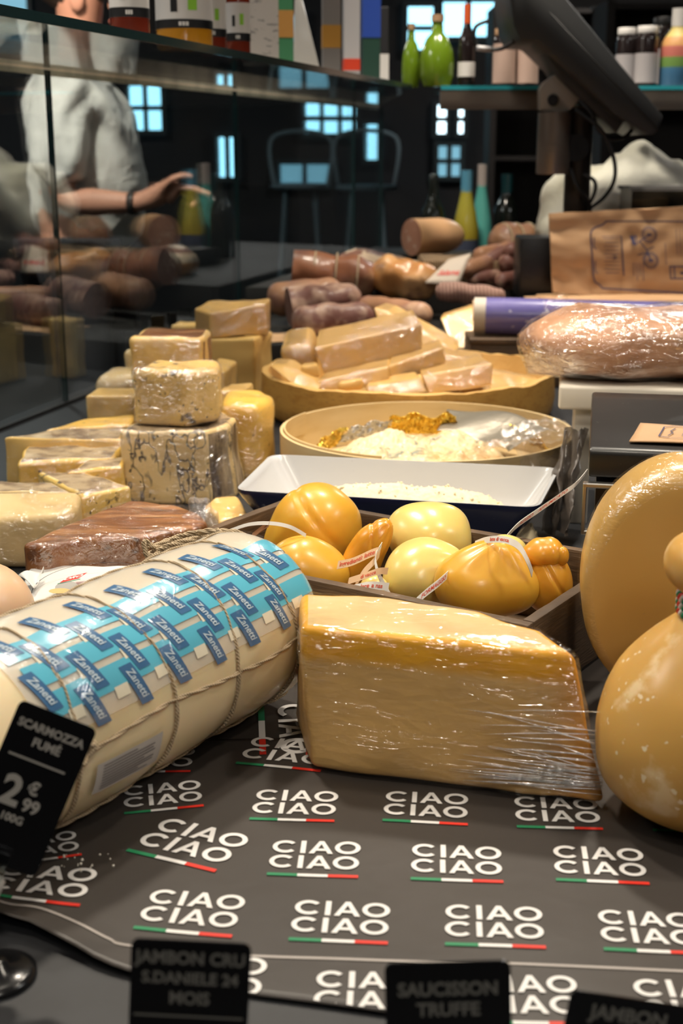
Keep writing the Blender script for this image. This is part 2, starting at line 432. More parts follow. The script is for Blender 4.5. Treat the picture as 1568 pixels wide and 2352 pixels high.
for i in range(4):
    a, b = edges[i] + 0.0012, edges[i + 1] - 0.0012
    bm = nb(); box(bm, gp((a + b) / 2, 0, (SHELF_Z + 0.0) / 2), (b - a, 0.008, SHELF_Z - 0.004), GROT)
    wo = struct('window_%d' % (i + 13), bm, m_glass, smooth=False)
    for s in (a + 0.001, b - 0.001):
        eb = nb(); box(eb, gp(s, 0.0, SHELF_Z / 2), (0.0014, 0.0085, SHELF_Z - 0.004), GROT); part('edge', eb, m_gedge, wo, smooth=False)
# long glass shelf on top of the side glass
SW = 0.40
TN, TR_ = 1.165, t3 + 0.34
_q = [tuple(gp(a, o)[:2]) for a, o in ((-1.2, SW - 0.01), (TN, SW - 0.01), (TR_, -0.01), (-1.2, -0.01))]
bm = prism(_q, _q, SHELF_Z, SHELF_Z + 0.010, 0)
sh = single('glass_shelf', bm, m_shelf, 'long glass shelf on top of the case glass, carrying jars and bottles', 'shelf', smooth=False)
eb = nb(); box(eb, gp((TN - 1.2) / 2, SW - 0.008, SHELF_Z + 0.005), (TN + 1.2, 0.004, 0.0105), GROT); part('front_edge', eb, m_gedge, sh, smooth=False)
eb = nb(); box(eb, gp((TR_ - 1.2) / 2, -0.012, SHELF_Z + 0.004), (TR_ + 1.2, 0.006, 0.026), GROT); part('rear_rail', eb, m_gedge2, sh, smooth=False)
# cross shelf at the far end
FS_Y = 3.10
bm = nb(); box(bm, (0.945, FS_Y + 0.14, SHELF_Z + 0.004), (1.45, 0.30, 0.008))
fs = single('glass_shelf', bm, m_shelf, 'glass cross shelf behind the display screen, carrying small bottles', 'shelf', smooth=False)
eb = nb(); box(eb, (0.945, FS_Y - 0.011, SHELF_Z + 0.004), (1.45, 0.004, 0.0085)); part('front_edge', eb, M('cyan_glass_edge', (0.03, 0.30, 0.36), 0.15), fs, smooth=False)
eb = nb(); box(eb, (0.945, FS_Y + 0.01, SHELF_Z - 0.022), (1.45, 0.02, 0.040)); part('rail', eb, M('rail_metal', (0.22, 0.18, 0.15), 0.35, [N(9, lo=0.4, hi=0.65, c=(0.06, 0.05, 0.045), d=4)], metal=0.6), fs, smooth=False)
for x in (1.30, 1.62):
    eb = nb(); box(eb, (x, FS_Y + 0.27, SHELF_Z / 2), (0.03, 0.03, SHELF_Z)); part('post', eb, M('post_metal', (0.03, 0.03, 0.032), 0.4), fs, smooth=False)

# far end of the counter: two steps
m_step = M('step_laminate', (0.012, 0.011, 0.010), 0.6)
_q = [(-0.36, 2.57), (1.1, 2.57), (1.1, 3.05), (-0.225, 3.05)]
struct('counter_step', prism(_q, _q, 0, 0.06, 0.004), m_step, auto=30)
_q = [(-0.22, 3.06), (1.3, 3.06), (1.3, 4.30), (0.10, 4.30)]
struct('counter_step', prism(_q, _q, 0, 0.12, 0.004), m_step, auto=30)
# shop furniture silhouettes far behind
m_fur = M('dark_furniture', (0.035, 0.028, 0.024), 0.6)
def cabinet(x, y, w_, h_, shelves, label):
    t = thing('shelf_cabinet', label, 'cabinet', (x, y, FLOOR_Z))
    for s in (-1, 1):
        b = nb(); box(b, (x + s * w_ / 2, y, FLOOR_Z + h_ / 2), (0.03, 0.3, h_)); part('side', b, m_fur, t, smooth=False)
    b = nb(); box(b, (x, y + 0.15, FLOOR_Z + h_ / 2), (w_, 0.02, h_)); part('back_panel', b, m_fur, t, smooth=False)
    for k in range(shelves):
        b = nb(); box(b, (x, y, FLOOR_Z + 0.1 + (h_ - 0.12) * k / (shelves - 1)), (w_ - 0.03, 0.28, 0.02)); part('board', b, m_fur, t, smooth=False)
cabinet(1.55, 5.4, 1.1, 1.75, 6, 'dark open shelf cabinet behind the white cloth')
cabinet(1.02, 7.2, 0.5, 1.9, 6, 'narrow dark shelf cabinet right of the bright windows')
m_stool = M('pale_stool_paint', (0.16, 0.22, 0.25), 0.5)
def stool(px, Y, label):
    p = D(px, 440, Y); x = p.x
    t = thing('bar_stool', label, 'stool', (x, Y, FLOOR_Z), 'pale bar stools'); h = 0.98
    part('seat', lathe([(0, h), (0.17, h), (0.185, h + 0.012), (0.17, h + 0.03), (0, h + 0.032)], (x, Y, FLOOR_Z), 24), m_stool, t)
    for k in range(4):
        a = R(45 + 90 * k); q = Vector((math.cos(a), math.sin(a), 0))
        part('leg', tube([Vector((x, Y, FLOOR_Z)) + q * 0.22, Vector((x, Y, FLOOR_Z + h)) + q * 0.12], 0.014, 8), m_stool, t)
    part('foot_ring', tube([Vector((x + 0.19 * math.cos(R(a)), Y + 0.19 * math.sin(R(a)), FLOOR_Z + 0.3)) for a in range(0, 360, 15)], 0.009, 6, True), m_stool, t)
    part('back_bow', tube(smooth_path([(x - 0.16, Y + 0.1, FLOOR_Z + h), (x - 0.17, Y + 0.16, FLOOR_Z + h + 0.3), (x + 0.17, Y + 0.16, FLOOR_Z + h + 0.3), (x + 0.16, Y + 0.1, FLOOR_Z + h)]), 0.012, 8), m_stool, t)
stool(690, 8.3, 'pale bar stool seen through the glass under the wide window')
stool(842, 8.0, 'pale bar stool left of the dark bottle neck')

# ceiling spotlights (lamps that light the food, plus spots added as fill)
m_lamp = M('lamp_housing', (0.02, 0.02, 0.02), 0.4); m_bulb = M('lamp_lens', (1, 0.9, 0.75), 0.3, emit=(1.0, 0.85, 0.66), es=14)
lampnames = ['over the tied roll cheese', 'over the box of smoked cheese', 'over the printed paper', 'over the kraft bags', 'over the cured meats', 'added to brighten the white shirt', 'over the big pear cheese', 'added behind the camera as front fill', 'added to brighten the tall pale cheese block']  # shirt, front and tall block spots are added fill, no source seen
for (p, a, wt, cone), ln in zip(SPOTS, lampnames):
    p = Vector(p); d = (Vector(a) - p).normalized()
    t = thing('ceiling_spotlight', 'black ceiling spotlight ' + ln, 'lamp', (p.x, p.y, CEIL_Z), 'ceiling spotlights')
    m3 = axis_rot(d)
    part('housing', lathe([(0.0, -0.12), (0.03, -0.12), (0.045, -0.09), (0.045, 0.0), (0.041, 0.0), (0.041, -0.02), (0.0, -0.02)], p, 24, m3), m_lamp, t)
    part('lens', lathe([(0.0, -0.012), (0.039, -0.012)], p, 24, m3), m_bulb, t)
    part('stem', tube([p - d * 0.08, Vector((p.x, p.y, CEIL_Z))], 0.008, 8), m_lamp, t)
    ld = bpy.data.lights.new('spot_beam', 'SPOT'); ld.energy = wt; ld.color = (1.0, 0.89, 0.74); ld.spot_size = R(cone); ld.spot_blend = 0.8; ld.shadow_soft_size = 0.07
    lo = bpy.data.objects.new('spot_beam', ld); C.objects.link(lo); lo.parent = t
    lo.location = p + d * 0.01 - Vector((p.x, p.y, CEIL_Z)); lo.rotation_euler = d.to_track_quat('-Z', 'Y').to_euler()

m_pan_l = M('fill_diffuser', (0.9, 0.9, 0.9), 0.5, emit=(0.80, 0.92, 1.0), es=3.0)
for k, ((x, y), wt) in enumerate(FILL_PANELS):  # unseen fixtures added to lift the dim shop with soft fill
    t = thing('fill_panel', 'added flat ceiling fill panel ' + ['over the person side windows', 'over the dark cabinets', 'over the customer aisle', 'over the staff aisle', 'behind the photographer'][k], 'lamp', (x, y, CEIL_Z), 'added ceiling fill panels')
    b = nb(); box(b, (x, y, CEIL_Z - 0.02), (0.64, 0.64, 0.04)); part('frame', b, m_lamp, t, smooth=False)
    b = nb(); box(b, (x, y, CEIL_Z - 0.043), (0.60, 0.60, 0.006)); part('diffuser', b, m_pan_l, t, smooth=False)
    ld = bpy.data.lights.new('fill_light', 'AREA'); ld.energy = wt; ld.color = (1.0, 0.95, 0.88); ld.size = 0.6
    lo = bpy.data.objects.new('fill_light', ld); C.objects.link(lo); lo.parent = t; lo.location = (0, 0, -0.05)

# ================================================================== PRINTED PAPER
m_paper = M('printed_paper', (0.046, 0.039, 0.035), 0.42, [N(9, lo=0.4, hi=0.7, c=(0.055, 0.047, 0.042), d=4)], [N(18, 0.25, 0.003, d=3), N(180, 0.08, 0.0006)])
m_pw = M('print_white', (0.80, 0.78, 0.76), 0.42); m_pg = M('print_green', (0.02, 0.24, 0.10), 0.42); m_pr = M('print_red', (0.75, 0.035, 0.02), 0.42)
m_pl = M('print_line', (0.42, 0.38, 0.35), 0.42)
EDGE = [(-260, 2130), (-60, 2098), (20, 2122), (60, 2127), (120, 2152), (180, 2180), (230, 2206), (290, 2224), (440, 2250), (580, 2272), (720, 2290), (880, 2312), (1100, 2345), (1400, 2385), (1900, 2440)]
EDGEW = [G(x, y, 0.006) for x, y in EDGE]
def edge_y(x):
    for a, b in zip(EDGEW, EDGEW[1:]):
        if a.x <= x <= b.x: return a.y + (b.y - a.y) * (x - a.x) / (b.x - a.x)
    return EDGEW[0].y if x < EDGEW[0].x else EDGEW[-1].y
def hp(x, y):                                         # height of the main sheet
    z = 0.0026 + 0.0013 * noise.noise(Vector((x * 11, y * 9, 0.3)))
    d = y - edge_y(x); k = max(0.0, min(1.0, (-0.05 - x) / 0.16)) * max(0.0, 1 - d / 0.10)
    return z + 0.012 * k * k
X0, X1, YB = -0.40, 0.52, 0.915
def sheet_fn(u, v):
    x = X0 + (X1 - X0) * u; y0 = edge_y(x); y = y0 + (YB - y0) * v; return Vector((x, y, hp(x, y)))
bm = grid(sheet_fn, 90, 50); thicken(bm, 0.0005)
sheet = single('printed_paper', bm, m_paper, 'dark paper sheet printed CIAO CIAO, lying curled at the front of the counter', 'paper')
bm = grid(lambda u, v: Vector((-0.30 + 0.85 * u, 0.895 + 0.40 * v, 0.0012 + 0.0008 * noise.noise(Vector((u * 9, v * 5, 2))))), 40, 16); thicken(bm, 0.0005)
sheet2 = single('printed_paper', bm, m_paper, 'dark printed paper sheet with sideways lettering, under the wrapped wedge and tied roll', 'paper')

def ciao_letters(bm, ox, oy, fn):
    def ring(cx, a0, a1, n=28):
        ro, ri = (0.50, 0.5), (0.315, 0.31)
        for k in range(n):
            p = a0 + (a1 - a0) * k / n; q = a0 + (a1 - a0) * (k + 1) / n
            quad(bm, [fn(ox + cx + ro[0] * math.cos(p), oy + 0.5 + ro[1] * math.sin(p)), fn(ox + cx + ro[0] * math.cos(q), oy + 0.5 + ro[1] * math.sin(q)),
                      fn(ox + cx + ri[0] * math.cos(q), oy + 0.5 + ri[1] * math.sin(q)), fn(ox + cx + ri[0] * math.cos(p), oy + 0.5 + ri[1] * math.sin(p))])
    ring(0.50, R(42), R(318), 22)
    def poly(pts): quad(bm, [fn(ox + x, oy + y) for x, y in pts])
    poly([(1.10, 0), (1.30, 0), (1.30, 1), (1.10, 1)])
    x = 1.43
    poly([(x, 0), (x + 0.2, 0), (x + 0.56, 1), (x + 0.38, 1)]); poly([(x + 0.38, 1), (x + 0.56, 1), (x + 0.94, 0), (x + 0.74, 0)][::1])
    poly([(x + 0.25, 0.22), (x + 0.70, 0.22), (x + 0.64, 0.39), (x + 0.31, 0.39)])
    ring(2.93, 0, 2 * math.pi)
LW = 3.43
def logo(pl, pr, hfun, parent, clip=None, aspect=1.0):
    """pl, pr: ground points of the two ends of the coloured bar."""
    e = Vector((pr.x - pl.x, pr.y - pl.y)); s = e.length / LW; ex = e.normalized(); ey = Vector((-ex.y, ex.x)) * aspect
    def fn(x, y):
        q = Vector((pl.x, pl.y)) + ex * (x * s) + ey * (y * s); return Vector((q.x, q.y, hfun(q.x, q.y) + 0.0007))
    bm = nb(); ciao_letters(bm, 0, 0.62, fn); ciao_letters(bm, 0.03, 1.80, fn)
    for k, mi in ((0, 1), (1, 0), (2, 2)):
        for j in range(4):
            a, b = LW * (k + j / 4) / 3, LW * (k + (j + 1) / 4) / 3
            quad(bm, [fn(a, 0), fn(b, 0), fn(b, 0.2), fn(a, 0.2)], mi)
    if clip:
        bmesh.ops.bisect_plane(bm, geom=bm.verts[:] + bm.edges[:] + bm.faces[:], plane_co=clip[0], plane_no=clip[1], clear_outer=True)
    if len(bm.faces): part('printed_logo', bm, [m_pw, m_pg, m_pr], parent, smooth=False)
    else: bm.free()
ROWS = [((572, 1881), (767, 1887)), ((878, 1885), (1074, 1893)), ((1187, 1897), (1385, 1903)), ((1500, 1905), (1700, 1912)),
        ((288, 1952), (492, 2003)), ((612, 2008), (822, 2013)), ((943, 2016), (1156, 2023)), ((1277, 2018), (1492, 2028)), ((1610, 2030), (1830, 2040)),
        ((-50, 2078), (182, 2088)), ((305, 2135), (531, 2152)), ((662, 2158), (890, 2166)), ((1022, 2168), (1254, 2177)), ((1387, 2180), (1618, 2190)),
        ((285, 1866), (468, 1850)), ((540, 1752), (735, 1772)), ((262, 1772), (437, 1770)), ((20, 1990), (188, 1962))]
for a, b in ROWS: logo(G(*a, 0.004), G(*b, 0.004), hp, sheet, aspect=0.93)
cl = (G(720, 2289, 0.006), (G(720, 2289, 0.006) - G(900, 2314, 0.006)).cross(Vector((0, 0, 1))).normalized())
def clip_at(px):
    i = max(k for k in range(len(EDGE) - 1) if EDGE[k][0] <= px)
    a, b = EDGEW[i], EDGEW[i + 1]; n = (b - a).cross(Vector((0, 0, 1))); n.z = 0; n.normalize(); return (a + Vector((0, 0.0006, 0)), n)
for a, b, cx in (((340, 2300), (590, 2312), 580), ((716, 2338), (960, 2344), 800), ((1096, 2348), (1344, 2352), 1110), ((1480, 2362), (1735, 2368), 1500)):
    logo(G(*a, 0.004), G(*b, 0.004), hp, sheet, clip_at(cx), aspect=0.93)
LINE = [(-160, 2110), (-40, 2090), (25, 2097), (70, 2097), (110, 2103), (180, 2128), (250, 2160), (300, 2174), (570, 2192), (800, 2200), (1040, 2207), (1180, 2210), (1568, 2227), (1800, 2237)]
pts = smooth_path([G(x, y, 0.004) for x, y in LINE], 10); bm = nb(); pv = None
for p in pts:
    a = Vector((p.x, p.y - 0.0011, hp(p.x, p.y - 0.0011) + 0.00045)); b = Vector((p.x, p.y + 0.0011, hp(p.x, p.y + 0.0011) + 0.00045))
    q = (bm.verts.new(a), bm.verts.new(b))
    if pv: bm.faces.new((pv[0], q[0], q[1], pv[1]))
    pv = q
part('printed_line', bm, m_pl, sheet, smooth=False)
def hp2(x, y): return 0.0024
for a, b in (((592, 1628), (596, 1742)), ((704, 1640), (702, 1750))):
    pa, pb = G(*a), G(*b)
    logo(Vector((pa.x, pa.y, 0)), Vector((pb.x, pb.y, 0)), hp2, sheet2, aspect=0.95)

# ================================================================== PRICE CARDS
m_card = M('card_black', (0.006, 0.006, 0.007), 0.22, coat=0.2); m_ctext = M('card_text', (0.36, 0.34, 0.31), 0.5)
m_ctext2 = M('card_text_dim', (0.16, 0.155, 0.14), 0.5)
m_acr = glass_mat('clear_acrylic', (0.86, 0.88, 0.88), 1.5)
def price_card(TL, TR, Ytop, h, lines, rule, label, tilt=0.10, price=None, base_z=0.0, ctext=None, cap=0.0058):
    a, b = D(*TL, Ytop), D(*TR, Ytop); ex = (b - a); w_ = ex.length; ex.normalize()
    n = Vector((0, -1, 0)); ey = n.cross(ex).normalized()                 # up the card
    if ey.z < 0: ey = -ey
    ey = (ey + Vector((0, 1, 0)) * tilt).normalized(); n = ex.cross(ey).normalized()
    cen = (a + b) / 2
    ctext = ctext or m_ctext
    foot = cen - ey * (h + 0.012)
    base = Vector((foot.x, foot.y, base_z))
    t = thing('price_card', label, 'price tag', base, 'price cards at the front')
    def at(x, y, d=0.0): return cen + ex * x + ey * y + n * d
    bm = nb(); r = 0.0035; out = []
    for (cx, cy, a0) in ((w_ / 2 - r, -r, 0), (-w_ / 2 + r, -r, 90), (-w_ / 2 + r, -h + r, 180), (w_ / 2 - r, -h + r, 270)):
        for k in range(5): out.append((cx + r * math.cos(R(a0 + 22.5 * k)), cy + r * math.sin(R(a0 + 22.5 * k))))
    f = [bm.verts.new(at(x, y, 0.0005)) for x, y in out]; k_ = [bm.verts.new(at(x, y, -0.0005)) for x, y in out]
    bm.faces.new(f); bm.faces.new(k_[::-1])
    for i in range(len(f)): bm.faces.new((f[i], k_[i], k_[(i + 1) % len(f)], f[(i + 1) % len(f)]))
    card = part('card', bm, m_card, t, smooth=False)
    bm = nb()
    for (s, x, y, size, al) in lines:
        text_bm(s, size, lambda u, v: at(x + u, y + v, 0.0008), bm, 0, al, off=size * 0.034, sx=0.95)
    if rule: x0, x1, y, th = rule; quad(bm, [at(x0, y, 0.0008), at(x1, y, 0.0008), at(x1, y + th, 0.0008), at(x0, y + th, 0.0008)])
    part('lettering', bm, ctext, card, smooth=False)
    cl = nb(); q = Matrix((ex, ey, n)).transposed()
    box(cl, at(0, -h + 0.001, 0.004), (0.012, 0.014, 0.005), q); box(cl, at(0, -h + 0.001, -0.004), (0.012, 0.014, 0.005), q); box(cl, at(0, -h - 0.006, 0), (0.012, 0.004, 0.013), q)
    bevel(cl, 0.0008, 1); part('clip', cl, m_acr if base_z > -1 else m_steel, t, auto=30)
    top = at(0, -h - 0.006, 0)
    part('knuckle', lathe([(0, -0.008), (0.006, -0.008), (0.0075, -0.005), (0.0075, 0.005), (0.006, 0.008), (0, 0.008)], top - ey * 0.008, 20, axis_rot(ex)), M('grey_plastic', (0.40, 0.37, 0.34), 0.4), t)
    if top.z - 0.01 > base_z + 0.006:
        part('rod', tube([top - ey * 0.008, base + Vector((0, 0, 0.004))], 0.0028, 10), m_acr, t)
    part('base', lathe([(0, 0), (0.021, 0), (0.022, 0.001), (0.022, 0.003), (0.018, 0.0045), (0.008, 0.006), (0.006, 0.010), (0, 0.010)], base, 32), M('base_black', (0.010, 0.010, 0.011), 0.2), t)
    return t
# scarmozza card: tilted
price_card((47, 1606), (224, 1676), 0.640, 0.086,
           [('SCARMOZZA', 0, -0.0105, 0.0063, 'CENTER'), ('FUMÉ', 0.0005, -0.0185, 0.0066, 'CENTER'), ('2', -0.0075, -0.047, 0.0225, 'CENTER'), ('€', 0.003, -0.0420, 0.0095, 'CENTER'), ('99', 0.005, -0.0515, 0.0098, 'CENTER'), ('100G', -0.002, -0.0605, 0.0060, 'CENTER')],
           (-0.0165, 0.0145, -0.0285, 0.0011), 'tilted black price card SCARMOZZA FUMÉ in front of the tied roll cheese', tilt=0.18)
price_card((302, 2154), (578, 2168), 0.50, 0.080,
           [('JAMBON CRU', 0, -0.0080, 0.0080, 'CENTER'), ('S.DANIELE 24', 0, -0.0173, 0.0074, 'CENTER'), ('MOIS', 0, -0.0265, 0.0080, 'CENTER')],
           (-0.0235, 0.0235, -0.0352, 0.0010), 'black price card JAMBON CRU S.DANIELE standing in front of the paper', ctext=m_ctext2)
price_card((882, 2213), (1172, 2205), 0.50, 0.074,
           [('SAUCISSON', 0, -0.0125, 0.0086, 'CENTER'), ('TRUFFE', 0, -0.0220, 0.0086, 'CENTER')], None, 'black price card SAUCISSON TRUFFE standing at the paper edge', ctext=m_ctext2)
price_card((1312, 2272), (1592, 2314), 0.50, 0.060, [('JAMBON', 0, -0.0085, 0.0092, 'CENTER')], None, 'black price card JAMBON tilted at the frame corner', ctext=m_ctext2)

# ================================================================== FRONT CHEESES
m_film = film_mat('cling_film', 0.03, 0.75, 62, (1, 1, 2.0), (0.3, 0.5, 0.2), k=1.0, rough=0.13)
m_film2 = film_mat('cling_film_stretched', 0.04, 0.55, 45, (0.35, 1, 3.2), (0.0, 0.35, 0.0), rough=0.12)
m_film3 = film_mat('cling_film_heavy', 0.12, 0.9, 70, (1, 1, 1.6), (0.5, 0.2, 0.8), veil=(0.80, 0.68, 0.74), k=1.0, milk=0.05)
# --- big wrapped wedge
wl, wr = G(712, 1784), G(1392, 1868)
tl, tr = D(690, 1440, wl.y + 0.004), D(1322, 1503, wr.y + 0.012)
ht = (tl.z + tr.z) / 2
bk = [G(1240, 1448, ht), G(1100, 1402, ht), G(960, 1378, ht), G(820, 1366, ht), G(692, 1362, ht)]
top = [(tl.x, tl.y), (tr.x, tr.y)] + [(p.x, p.y) for p in bk]
bot = [(wl.x, wl.y), (wr.x, wr.y)] + [(p.x + 0.020 * k, p.y + 0.010) for p, k in zip(bk, (1.2, .8, .4, 0, -.3))]
m_grana = M('aged_cheese_paste', (0.80, 0.53, 0.235), 0.5,
            [N(8, lo=0.35, hi=0.7, c=(0.76, 0.50, 0.24)), N(70, lo=0.66, hi=0.75, c=(0.88, 0.66, 0.36), d=4)],
            [N(26, 0.5, 0.0035, d=5), N(160, 0.25, 0.001)], sss=0.25, spec=0.35)
# orange layer under the rind, along the top and down the outer end of the cut
gz = ht
m_grana_cut = M('aged_cheese_cut_face', (0.74, 0.46, 0.165), 0.48,
            [N(9, lo=0.35, hi=0.7, c=(0.68, 0.41, 0.14)),
             dict(t='grad', axis='Z', lo=gz - 0.028, hi=gz - 0.020, c=(0.86, 0.42, 0.03), wob=0.004, ws=40),
             dict(t='grad', axis='X', lo=0.066, hi=0.088, c=(0.62, 0.26, 0.03), wob=0.014, ws=30, st=(1, 1, 1), k=0.8),
             N(80, lo=0.68, hi=0.76, c=(0.86, 0.64, 0.36), d=4)],
            [dict(t='voronoi', s=60, warp=0.03, ws=30, k=0.25, h=0.002, st=(1, 1, 2)), N(30, 0.35, 0.003, d=5)], sss=0.2, spec=0.35)
m_rindy = M('waxy_pale_rind', (0.78, 0.56, 0.27), 0.38, [N(30, lo=0.5, hi=0.75, c=(0.86, 0.68, 0.42), d=4), N(6, lo=0.5, hi=0.7, c=(0.68, 0.45, 0.18))], [N(35, 0.3, 0.002)], sss=0.15, coat=0.2)
bm = prism(bot, top, 0.006, [tl.z, tr.z] + [ht] * 5, 0.005, 3, mside=[0, 1, 1, 1, 1, 1, 0], mtop=1); rough(bm, 0.0022, 30, 0.012, 3, 0.0045)
wt_ = thing('cheese_wedge', 'large pale hard cheese wedge in cling film on the printed paper', 'cheese', ((wl.x + wr.x) / 2, (wl.y + wr.y) / 2 + 0.04, 0.005))
fb = inflate(bm, 0.0012, 0.0022, 45, 5, 0.0045)
part('paste', bm, [m_grana_cut, m_rindy], wt_, auto=50)
part('film_wrap', fb, m_film2, wt_)
# gathered film pleats at the lower right of the front face and the left end
bm = nb(); random.seed(3)
for k in range(46):
    u = random.random(); z0 = random.uniform(0.012, 0.05) * (0.5 + u); x0 = wr.x - 0.004 - random.uniform(0.03, 0.10)
    p0 = Vector((x0, 0, z0 * 0.9 + 0.004)); p1 = Vector((wr.x - 0.004, 0, 0.010 + z0 * random.uniform(0.5, 0.95)))
    def onface(p):
        f = (p.x - wl.x) / (wr.x - wl.x); return Vector((p.x, wl.y + (wr.y - wl.y) * f + (tl.y - wl.y) * p.z / ht - 0.0042, p.z))
    path = [onface(p0.lerp(p1, t) + Vector((0, 0, 0.0015 * math.sin(t * 3 + k)))) for t in (0, .25, .5, .75, 1)]
    tube(path, [0.0001, 0.0005, 0.0006, 0.0005, 0.0002], 5, bm=bm)
part('film_pleats', bm, film_mat('film_pleat', 0.35, 0.6, 80, k=0.4, milk=0.12), wt_)

# --- tied roll in printed film
RA, RB, RR = Vector((-0.23, 0.74, 0.0745)), Vector((-0.08, 0.98, 0.0745)), 0.068
rax = (RB - RA).normalized(); rsd = rax.cross(Vector((0, 0, 1))).normalized(); RL = (RB - RA).length    # rsd points to the camera's right / near side
def cyl(s, a, r=RR):                     # s along the axis, a angle from straight up towards the near side
    bulge = 1 + 0.012 * math.sin(s * 41) * math.sin(a * 2 + 1)
    for k in RINGS: bulge -= 0.028 * math.exp(-((s - k) / 0.012) ** 2)
    return RA + rax * s + (Vector((0, 0, 1)) * math.cos(a) + rsd * math.sin(a)) * r * bulge
RINGS = [0.035, 0.118, 0.196, 0.262]
def roll_r(s):
    if s > RL - 0.005: q = (s - RL + 0.005) / 0.045; return RR * max(0.0, 1 - q ** 2.6) ** 0.5
    if s < -0.06: q = (-0.06 - s) / 0.055; return RR * max(0.0, 1 - q ** 2.4) ** 0.5
    return RR
m_roll = M('stretched_curd_skin', (0.84, 0.68, 0.42), 0.36, [N(9, lo=0.4, hi=0.7, c=(0.80, 0.60, 0.32), d=4), N(45, lo=0.6, hi=0.8, c=(0.86, 0.76, 0.58)),
           ], [N(20, 0.25, 0.003), N(120, 0.12, 0.001)], sss=0.3, coat=0.25)
t_roll = thing('roll_cheese', 'large tied roll cheese in blue and white printed film', 'cheese', ((RA.x + RB.x) / 2, (RA.y + RB.y) / 2, 0.003))
bm = nb(); rings = []; NS, NA = 90, 56; svals = [-0.115 + (RL + 0.040 + 0.115) * i / NS for i in range(NS + 1)]
for s in svals:
    r = max(roll_r(s), 0.0004)
    rings.append([bm.verts.new(cyl(s, 2 * math.pi * k / NA, r)) for k in range(NA)])
for a, b in zip(rings, rings[1:]):
    for k in range(NA): bm.faces.new((a[k], a[(k + 1) % NA], b[(k + 1) % NA], b[k]))
bm.faces.new(rings[0]); bm.faces.new(rings[-1][::-1])
part('curd_body', bm, m_roll, t_roll)
def patch(s0, s1, a0, a1, mat, name, parent, r, ns=14, na=10, mi=0, bm=None):
    own = bm is None; bm = bm or nb()
    grid(lambda u, v: cyl(s0 + (s1 - s0) * u, a0 + (a1 - a0) * v, roll_r(s0 + (s1 - s0) * u) + r - RR), ns, na, bm, mi)
    if own: return part(name, bm, mat, parent)
m_white = film_mat('milky_film', 0.06, 0.25, 38, (1, 1, 1), k=0.25, veil=(0.86, 0.82, 0.74), rough=0.2, milk=0.5)
wrap = patch(0.005, RL + 0.030, -1.45, 1.30, m_white, 'printed_film', t_roll, RR + 0.0010, 60, 50)
# woven print: cyan bands along the roll, dark blue name tabs across
m_cy = M('print_cyan', (0.12, 0.50, 0.66), 0.28, coat=0.4); m_db = M('print_navy', (0.06, 0.16, 0.32), 0.28, coat=0.4); m_cr = M('print_cream', (0.82, 0.76, 0.60), 0.3)
m_tx = M('print_pale', (0.55, 0.66, 0.74), 0.35); m_rd = M('print_dot_red', (0.7, 0.05, 0.05), 0.4)
bm = nb(); R1 = RR + 0.0016; A0, DA = 0.24, 0.30
S0, DS = 0.010, 0.0395
for row in range(3):                                                # bands
    patch(S0 + 0.004 * row, RL + 0.026, A0 + row * DA + 0.045, A0 + row * DA + 0.275, None, '', None, R1, 60, 5, 0, bm)
for row in range(3):                                                # cream checks between bands
    for k in range(8):
        sc = S0 + DS * k + (0.5 * DS if row % 2 else 0) + 0.020
        if sc > RL - 0.004: continue
        patch(sc, sc + 0.012, A0 + row * DA + 0.255, A0 + row * DA + 0.365, None, '', None, R1 + 0.0001, 4, 3, 1, bm)
for row in range(4):                                                # name tabs, lying askew
    for k in range(7):
        sc = S0 + DS * k + (0.5 * DS if row % 2 else 0) + (0.008 if row < 3 else 0.02); ac = A0 + row * DA + 0.01
        if sc > RL - 0.002: continue
        if row == 3 and k > 5: continue
        def tab(u, v, sc=sc, ac=ac): return cyl(sc + 0.0115 * v + 0.004 * u, ac + 0.20 * u, R1 + 0.0004)
        grid(lambda u, v: tab(u * 2 - 1, v - 0.5), 6, 3, bm, 2)
        text_bm('Zanetti', 0.0112, lambda x, y, sc=sc, ac=ac: cyl(sc + y * 0.8 + 0.004 * (x / 0.0205), ac + 0.18 * (x / 0.0205), R1 + 0.0008), bm, 3, off=0.0002)
part('woven_print', bm, [m_cy, m_cr, m_db, m_tx], wrap)
# gloss film over the label
patch(0.004, RL + 0.032, -1.4, 1.34, film_mat('label_gloss', 0.03, 0.22, 30, (1, 1, 1), k=0.3, rough=0.16), 'clear_film', t_roll, RR + 0.0032, 60, 40)
m_twine = M('natural_twine', (0.50, 0.38, 0.24), 0.85, [N(240, lo=0.4, hi=0.7, c=(0.66, 0.54, 0.38))], [dict(t='wave', s=220, k=0.6, h=0.0012, dir='DIAGONAL')])
def twine(path, r, parent, name='twine', n=2):
    bm = nb()
    for j in range(n):
        off = 2 * math.pi * j / n; P = []
        for i, p in enumerate(path):
            t = (Vector(path[min(len(path) - 1, i + 1)]) - Vector(path[max(0, i - 1)])).normalized(); o = t.orthogonal().normalized(); q = t.cross(o)
            an = off + i * 0.55; P.append(Vector(p) + (o * math.cos(an) + q * math.sin(an)) * r * 0.55)
        tube(P, r * 0.62, 6, bm=bm)
    return part(name, bm, m_twine, parent)
for s in RINGS:
    twine([cyl(s + 0.004 * math.sin(a * 2 + s * 40), a, RR + 0.0012) for a in [2 * math.pi * i / 90 for i in range(91)]], 0.0014, t_roll)
for a in (-0.35, 1.52, 2.6, -1.9):
    twine([cyl(s, a + 0.05 * math.sin(s * 30 + a), max(roll_r(s), 0.01) + 0.0012) for s in [-0.09 + (RL + 0.115) * i / 110 for i in range(111)]], 0.0014, t_roll)
kn = cyl(RINGS[0], 1.52, RR + 0.004)
